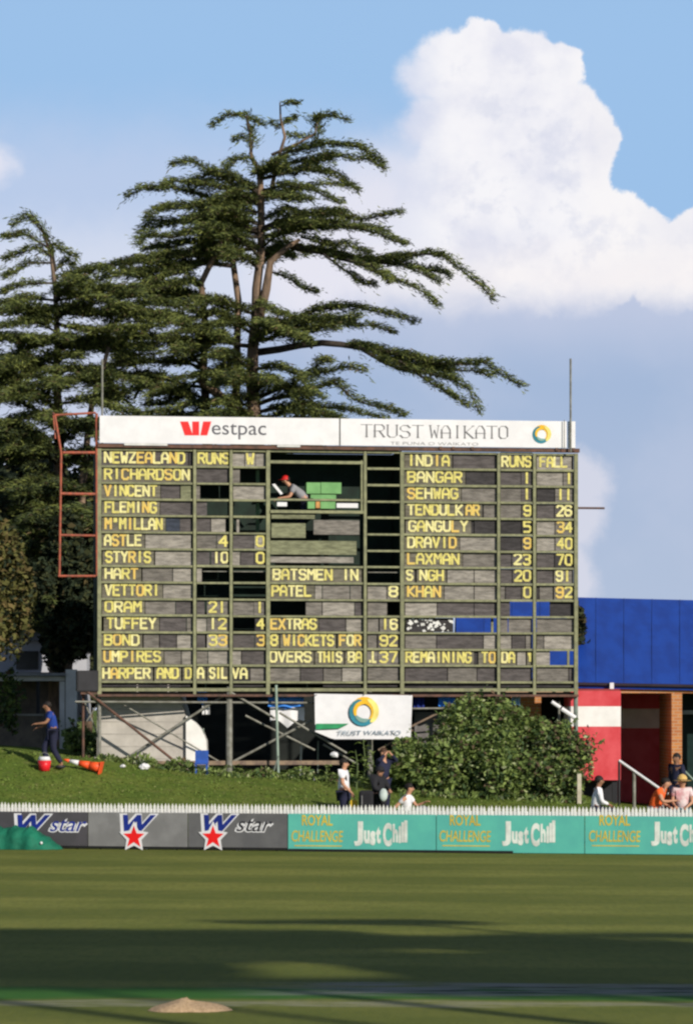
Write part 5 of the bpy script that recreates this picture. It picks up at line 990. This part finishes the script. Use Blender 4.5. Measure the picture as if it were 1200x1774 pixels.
def person(loc, rz, label, base=BASE, pose={}, s=1.0, skin=skin_a, top=None, bottom=None, hair=None, sleeves='short', hat=None, build=1.0, long_hair=False):
    J = {k: Vector(v) for k, v in base.items()}; J.update({k: Vector(v) for k, v in pose.items()}); J = {k: v * s for k, v in J.items()}
    t = empty('person', loc, label, 'person', rz=rz); b = build * s
    V = []; E = []; R = []
    def a(v, r_, par=None):
        V.append(Vector(v)); R.append(r_ if isinstance(r_, tuple) else r_); i = len(V) - 1
        if par is not None: E.append((par, i))
        return i
    hip = a(J['hip'], .115 * b); sp_ = a(J['spine'], .105 * b, hip); ch = a(J['chest'], (.125 * b, .125 * b), sp_); nk = a(J['neck'], .052 * s, ch); hd = a(J['head'], .088 * s, nk); a(J['crown'], .066 * s, hd)
    f = (J['head'] - J['neck']); fwd = Vector((1, 0, 0)) if 'face' not in pose else Vector(pose['face'])
    a(J['head'] + fwd * .108 * s + Vector((0, 0, -.01)) * s, .014 * s, hd)                                  # nose
    for sg in (-1, 1): a(J['head'] + Vector((0, sg * .098, .0)) * s, .016 * s, hd)                       # ears
    for S_, sg in (('L', 1), ('R', -1)):
        sh_ = a(J['sh' + S_], .058 * b, ch); e = a(J['el' + S_], .042 * b, sh_); w = a(J['wr' + S_], .027 * s, e)
        d = (J['wr' + S_] - J['el' + S_]).normalized(); side = d.cross(Vector((0, 0, 1))); side = side.normalized() if side.length > .1 else Vector((0, 1, 0)); palm = a(J['wr' + S_] + d * .07 * s, (.032 * s, .018 * s), w)
        for k, L in zip((-1.5, -.5, .5, 1.5), (.055, .07, .066, .05)):
            p1 = J['wr' + S_] + d * .11 * s + side * k * .019 * s; c1 = a(p1, .009 * s, palm); a(p1 + (d * .8 + Vector((0, 0, -.5))).normalized() * L * s, .007 * s, c1)
        p1 = J['wr' + S_] + d * .06 * s + side * .045 * s * sg; c1 = a(p1, .011 * s, palm); a(p1 + (d + side * sg * .5).normalized() * .04 * s, .009 * s, c1)
        hp = a(J['hp' + S_], .088 * b, hip); kn = a(J['kn' + S_], .058 * b, hp); an = a(J['an' + S_], .038 * s, kn); toe = J['an' + S_] + Vector((.15, 0, -.045)) * s; a(toe, .034 * s, an)
    skinned('body', V, E, R, skin, t)
    top = top or wht; bottom = bottom or blk
    V = [J['hip'] + Vector((0, 0, -.02 * s)), J['spine'], J['chest'], J['neck'] - (J['neck'] - J['chest']) * .25]; R = [.145 * b, .138 * b, .155 * b, .075 * b]; E = [(0, 1), (1, 2), (2, 3)]
    for S_ in 'LR':
        k = len(V); V += [J['sh' + S_], J['sh' + S_].lerp(J['el' + S_], .62)]; R += [.082 * b, .066 * b]; E += [(2, k), (k, k + 1)]
        if sleeves == 'long': V += [J['el' + S_], J['el' + S_].lerp(J['wr' + S_], .9)]; R += [.060 * b, .043 * b]; E += [(k + 1, k + 2), (k + 2, k + 3)]
    skinned('shirt', V, E, R, top, t)
    V = [J['hip']]; R = [.135 * b]; E = []
    for S_ in 'LR':
        k = len(V); V += [J['hp' + S_], J['kn' + S_], J['kn' + S_].lerp(J['an' + S_], .9)]; R += [.108 * b, .078 * b, .06 * b]; E += [(0, k), (k, k + 1), (k + 1, k + 2)]
    skinned('trousers', V, E, R, bottom, t)
    for S_ in 'LR': an = J['an' + S_]; MB().ball((an.x + .05 * s, an.y, max(.035 * s, an.z - .045 * s)), (.14 * s, .052 * s, .048 * s), 10).build('shoe', blk, t, True)
    h = J['head']; rg = random.Random(len(label))
    if hair:
        m = MB().ball((h.x - fwd.x * .03 * s, h.y - fwd.y * .03 * s, h.z + .045 * s), (.108 * s, .102 * s, .098 * s), 12, jit=.05, rng=rg)
        if long_hair: m.ball((h.x - fwd.x * .07 * s, h.y - fwd.y * .07 * s, h.z - .07 * s), (.06 * s, .09 * s, .13 * s), 10, jit=.05, rng=rg)
        m.build('hair', hair, t, True)
    for sg in (-1, 1): MB().ball((h.x + fwd.x * .09 * s - fwd.y * sg * .034 * s, h.y + fwd.y * .09 * s + fwd.x * sg * .034 * s, h.z + .018 * s), .012 * s, 6).build('eye', blk, t, True)
    if hat:
        kind, hm = hat; n = 16; rr = .112 * s; z = h.z + .04 * s; cx, cy = h.x - fwd.x * .005, h.y
        cap = MB(); vs = []; fs = []
        for i in range(5):
            th = math.pi / 2 * i / 4
            for j in range(n): vs.append((cx + rr * math.cos(th) * math.cos(2 * math.pi * j / n), cy + rr * math.cos(th) * math.sin(2 * math.pi * j / n), z + rr * 1.05 * math.sin(th)))
        for i in range(4):
            for j in range(n): fs.append((i * n + j, i * n + (j + 1) % n, (i + 1) * n + (j + 1) % n, (i + 1) * n + j))
        cap.add(vs, fs); ht = cap.build('hat', hm, t, True)
        br_ = MB(); vs = []; R2 = rr * (1.75 if kind == 'sun' else 1.0)
        for zz in (0, .008):
            for j in range(n):
                an = 2 * math.pi * j / n; ext = R2 if kind == 'sun' else rr + (.085 * s if math.cos(an) * fwd.x + math.sin(an) * fwd.y > .5 else .0)
                vs.append((cx + ext * math.cos(an), cy + ext * math.sin(an), z - (.03 * s if kind == 'sun' else .01 * s) + zz))
        br_.add(vs, [tuple(range(n - 1, -1, -1)), tuple(range(n, 2 * n))] + [(j, (j + 1) % n, n + (j + 1) % n, n + j) for j in range(n)]); br_.build('brim', hm, ht)
    return t
def at(px, Y): x = (px - 600) * Y / F; return Vector((x, Y, ground(x, Y)))
hair_d = mat('hair_dark', (.018, .013, .011), (.01, .008, .007), 20, .7); navy = mat('cloth_navy', (.018, .02, .05), (.012, .014, .035), 3, .85); bluec = mat('cloth_blue_shaded', (.014, .045, .26), (.01, .035, .2), 3, .8); blackc = mat('cloth_black', (.018, .018, .022), (.012, .012, .015), 3, .85)  # blue cloth darkened, the shade on the man is in its colour
whitec = mat('cloth_white', (.76, .76, .78), (.66, .66, .70), 3, .85); redcap = mat('cap_red', (.75, .02, .02), rough=.6); greyc = mat('cloth_grey', (.26, .26, .28), (.2, .2, .22), 3, .85); orangec = mat('cloth_orange', (.85, .13, .025), (.75, .11, .02), 3, .8)
straw = mat('straw', (.62, .42, .15), (.5, .33, .11), 20, .9); pinkc = mat('cloth_pink', (.55, .28, .30), (.7, .6, .6), 6, .85); tealc = mat('cloth_teal', (.05, .16, .2), rough=.8)
R_ = math.radians
person(at(595, 84.0), R_(-12), 'person standing in a loose white shirt and dark trousers, carrying a yellow bag', pose=dict(elR=(.03, -.27, 1.16), wrR=(.20, -.20, .98), elL=(.02, .24, 1.14), wrL=(.14, .24, .92)), s=.985, top=whitec, bottom=navy, hair=hair_d, build=1.12)
p = at(613, 83.72); o = MB().prism([(-.09, 0), (.09, 0), (.075, .27), (-.075, .27)], -.05, .05).build('yellow_bag', mat('bag_yellow', (.80, .52, .03), (.7, .44, .03), rough=.5)); o.location = (p.x, p.y, p.z + .52); tag(o, 'yellow bag carried by the man in the white shirt', 'bag')
person(at(664, 86.2), R_(-55), 'person behind the black jacket, in navy, with both hands raised to the forehead', pose=dict(elR=(.20, -.27, 1.44), wrR=(.20, -.09, 1.60), elL=(.20, .27, 1.44), wrL=(.20, .09, 1.60)), s=.96, top=navy, bottom=navy, hair=mat('hair_brown', (.07, .035, .02), rough=.7), sleeves='long')
person(at(655, 83.8), R_(-35), 'person in a black jacket and dark cap at the fence, holding a pale bag', pose=dict(head=(.07, 0, 1.58), crown=(.07, 0, 1.66), neck=(.03, 0, 1.47), elR=(.08, -.30, 1.16), wrR=(.26, -.16, 1.08), elL=(.10, .30, 1.16), wrL=(.28, .12, 1.10)), s=.90, top=blackc, bottom=blackc, hair=hair_d, hat=('cap', blackc), sleeves='long', build=1.3)
p = at(664, 83.45); o = MB().ball((0, 0, 0), (.10, .05, .15), 12, jit=.04, rng=random.Random(3)).build('pale_bag', mat('bag_pale', (.5, .58, .55), rough=.6), smooth=True); o.location = (p.x, p.y, p.z + .93); tag(o, 'pale green-white bag held against the black jacket', 'bag')
p = at(634, 83.5); o = MB().box((-.17, -.10, 0), (.17, .12, .62)).build('backpack', blackc); m = o.modifiers.new('b', 'BEVEL'); m.width = .07; m.segments = 3; o.location = (p.x, p.y, p.z + .42); 
MB().tube([(-.1, -.1, .5), (-.1, -.16, .3), (-.1, -.11, .1)], .015, 6).build('strap', mat('strap_grey', (.2, .2, .2)), o); tag(o, 'bulky black backpack carried beside the person in the black jacket', 'backpack')
GS = dict(SIT); GS = {k: (v[0], v[1], v[2] - .33) for k, v in SIT.items()}
GS.update(knL=(.40, .16, .40), knR=(.42, -.12, .36), anL=(.72, .16, .08), anR=(.74, -.12, .08), wrL=(.40, .18, .50), elL=(.20, .24, .42), elR=(-.22, -.26, .38), wrR=(-.34, -.24, .12))
person(at(703, 85.3), R_(-15), 'person with short dark hair in white, sitting on the grass right of the dark group', base=GS, s=1.0, top=whitec, bottom=greyc, hair=hair_d)
person(at(1032, 84.2), R_(10), 'person in a white shirt seated before the red cabin, head in shadow', base=SIT, top=whitec, bottom=navy, hair=hair_d, sleeves='long', skin=skin_b)
person(at(1133, 84.6), R_(-20), 'person in a bright orange top, seated and leaning forward', base=SIT, pose=dict(chest=(.12, 0, .86), neck=(.22, 0, 1.02), head=(.29, 0, 1.12), crown=(.30, 0, 1.20), shL=(.15, .17, .96), shR=(.15, -.17, .96), elR=(.26, -.24, .72), wrR=(.46, -.12, .74)), s=1.05, top=orangec, bottom=greyc, hair=hair_d, build=1.15)
person(at(1182, 84.9), R_(-100), 'person in a straw sun hat and pink and white top at the right edge', base=SIT, s=1.08, top=pinkc, bottom=tealc, hair=hair_d, hat=('sun', straw))
person(at(1172, 87.5), R_(-140), 'person in dark clothes standing behind the orange top and the straw hat', s=1.0, top=navy, bottom=navy, hair=hair_d, sleeves='long', skin=skin_b)
def bench(px0, px1, Y, label):
    a, b = at(px0, Y), at(px1, Y); O = a; t = empty('bench', O, label, 'bench', 'low benches behind the boundary fence'); w = b.x - a.x; dz = b.z - a.z
    MB().box((0, -.2, .38), (w, .2, .42)).build('seat', timber, t)
    for x in (.1, w - .16): MB().box((x, -.16, min(0, dz)), (x + .06, .16, .379)).build('leg', timber, t)
bench(1010, 1056, 84.2, 'low timber bench under the person before the red cabin'); bench(1108, 1205, 84.75, 'low timber bench under the orange top and the straw hat')
p = hit(92, 1333)
person(p, R_(-165), 'person in a blue shirt and dark trousers bending on the left of the bank', pose=dict(hip=(-.02, 0, .93), spine=(.02, 0, 1.10), chest=(.07, 0, 1.29), neck=(.12, 0, 1.46), head=(.17, 0, 1.57), crown=(.17, 0, 1.65), shL=(.08, .17, 1.39), shR=(.08, -.17, 1.39), elL=(.22, .22, 1.16), wrL=(.42, .16, 1.14), elR=(.12, -.24, 1.12), wrR=(.34, -.2, 1.04), knR=(.22, -.1, .52), anR=(.10, -.1, .08), knL=(.02, .1, .50), anL=(-.22, .1, .10)), s=1.0, top=bluec, bottom=navy, hair=hair_d, build=1.1, skin=skin_b)
# the operator in the window
ow = bp(497, 865, .55); ol = L0 + SE * ow[0] + SN * .55; fz = L0.z + VB - .06
person(Vector((ol.x - .25, ol.y, fz + .0)), R_(-160), 'person in a red cap and grey shirt leaning at the window of the scoreboard', base=BASE, pose={}, s=.1) if False else None
opz = L0.z + bp(497, 828, .45)[1]; o_ = person(Vector((ol.x + .14, ol.y - .05, opz - 1.53)), R_(-172), 'person in a red cap and grey shirt leaning at the window of the scoreboard', pose=dict(hip=(-.38, 0, .95), spine=(-.26, 0, 1.10), chest=(-.08, 0, 1.24), neck=(.10, 0, 1.38), head=(.19, 0, 1.48), crown=(.21, 0, 1.56), shL=(-.02, .18, 1.30), shR=(-.02, -.18, 1.30), elL=(.10, .22, 1.04), wrL=(.30, .2, 1.02), elR=(.12, -.22, 1.04), wrR=(.32, -.2, 1.0), hpL=(-.38, .09, .90), hpR=(-.38, -.09, .90), knL=(-.2, .1, .48), knR=(-.2, -.1, .48), anL=(-.34, .1, .06), anR=(-.34, -.1, .06)), s=.98, top=greyc, bottom=navy, hat=('cap', redcap), hair=hair_d, build=1.15)

# ------------------------------------------------------------------ tall bare-trunked trees behind and to the right of the photographer: their shadow crosses the turf
gT = 'tall trees behind the photographer'
def shadow_tree(sx_, sy, t_, rx, ry, dz, lb, seed, n=4200):
    x, y = sx_ + math.sin(saz) * t_, sy - math.cos(saz) * t_; zc = t_ * math.tan(sel); rg = np.random.default_rng(seed); t = empty('tall_tree', (x, y, 0), lb, 'tree', gT)
    MB().tube([(0, 0, 0), (.2, .1, zc * .5), (0, 0, zc)], [.3, .22, .1], 8).build('trunk', bark, t, True)
    cards('crown', crown_pts((0, 0, zc), rx, ry, dz, n, rg, lobes=9), .42, DG, t, seed=seed, up=.3, aspect=.6)
for i, (sx_, sy, t_, rx, ry, dz) in enumerate([(0.6, 53.8, 50, 2.0, .3, .22), (-5, 51.6, 50, 2.6, .3, .2), (3.6, 50.6, 52, 2.8, .3, .22), (-1.2, 51.4, 51, 1.8, .25, .2), (-3.6, 50.3, 50, 2.6, .5, .35), (1.4, 49.6, 51, 2.4, .35, .3), (-6.5, 48.6, 50, 3.6, 2.6, 1.5), (-2.2, 47.8, 52, 3.4, 2.4, 1.5), (2.0, 47.0, 50, 3.5, 2.4, 1.6), (6.3, 46.0, 52, 3.6, 2.4, 1.6), (-3.5, 44.6, 52, 3.5, 1.8, 1.0), (2.6, 44.3, 52, 3.5, 1.8, 1.0), (-9.5, 47, 52, 3, 2.2, 1.5), (10, 45, 50, 3, 2.2, 1.5), (-4, 42.0, 54, 3.6, 1.0, .75), (1.5, 41.8, 53, 3.7, 1.0, .75), (6.0, 41.7, 54, 3.6, 1.0, .75)]):
    shadow_tree(sx_, sy, t_, rx, ry, dz, 'tall bare-trunked tree in the row behind the photographer', 200 + i)
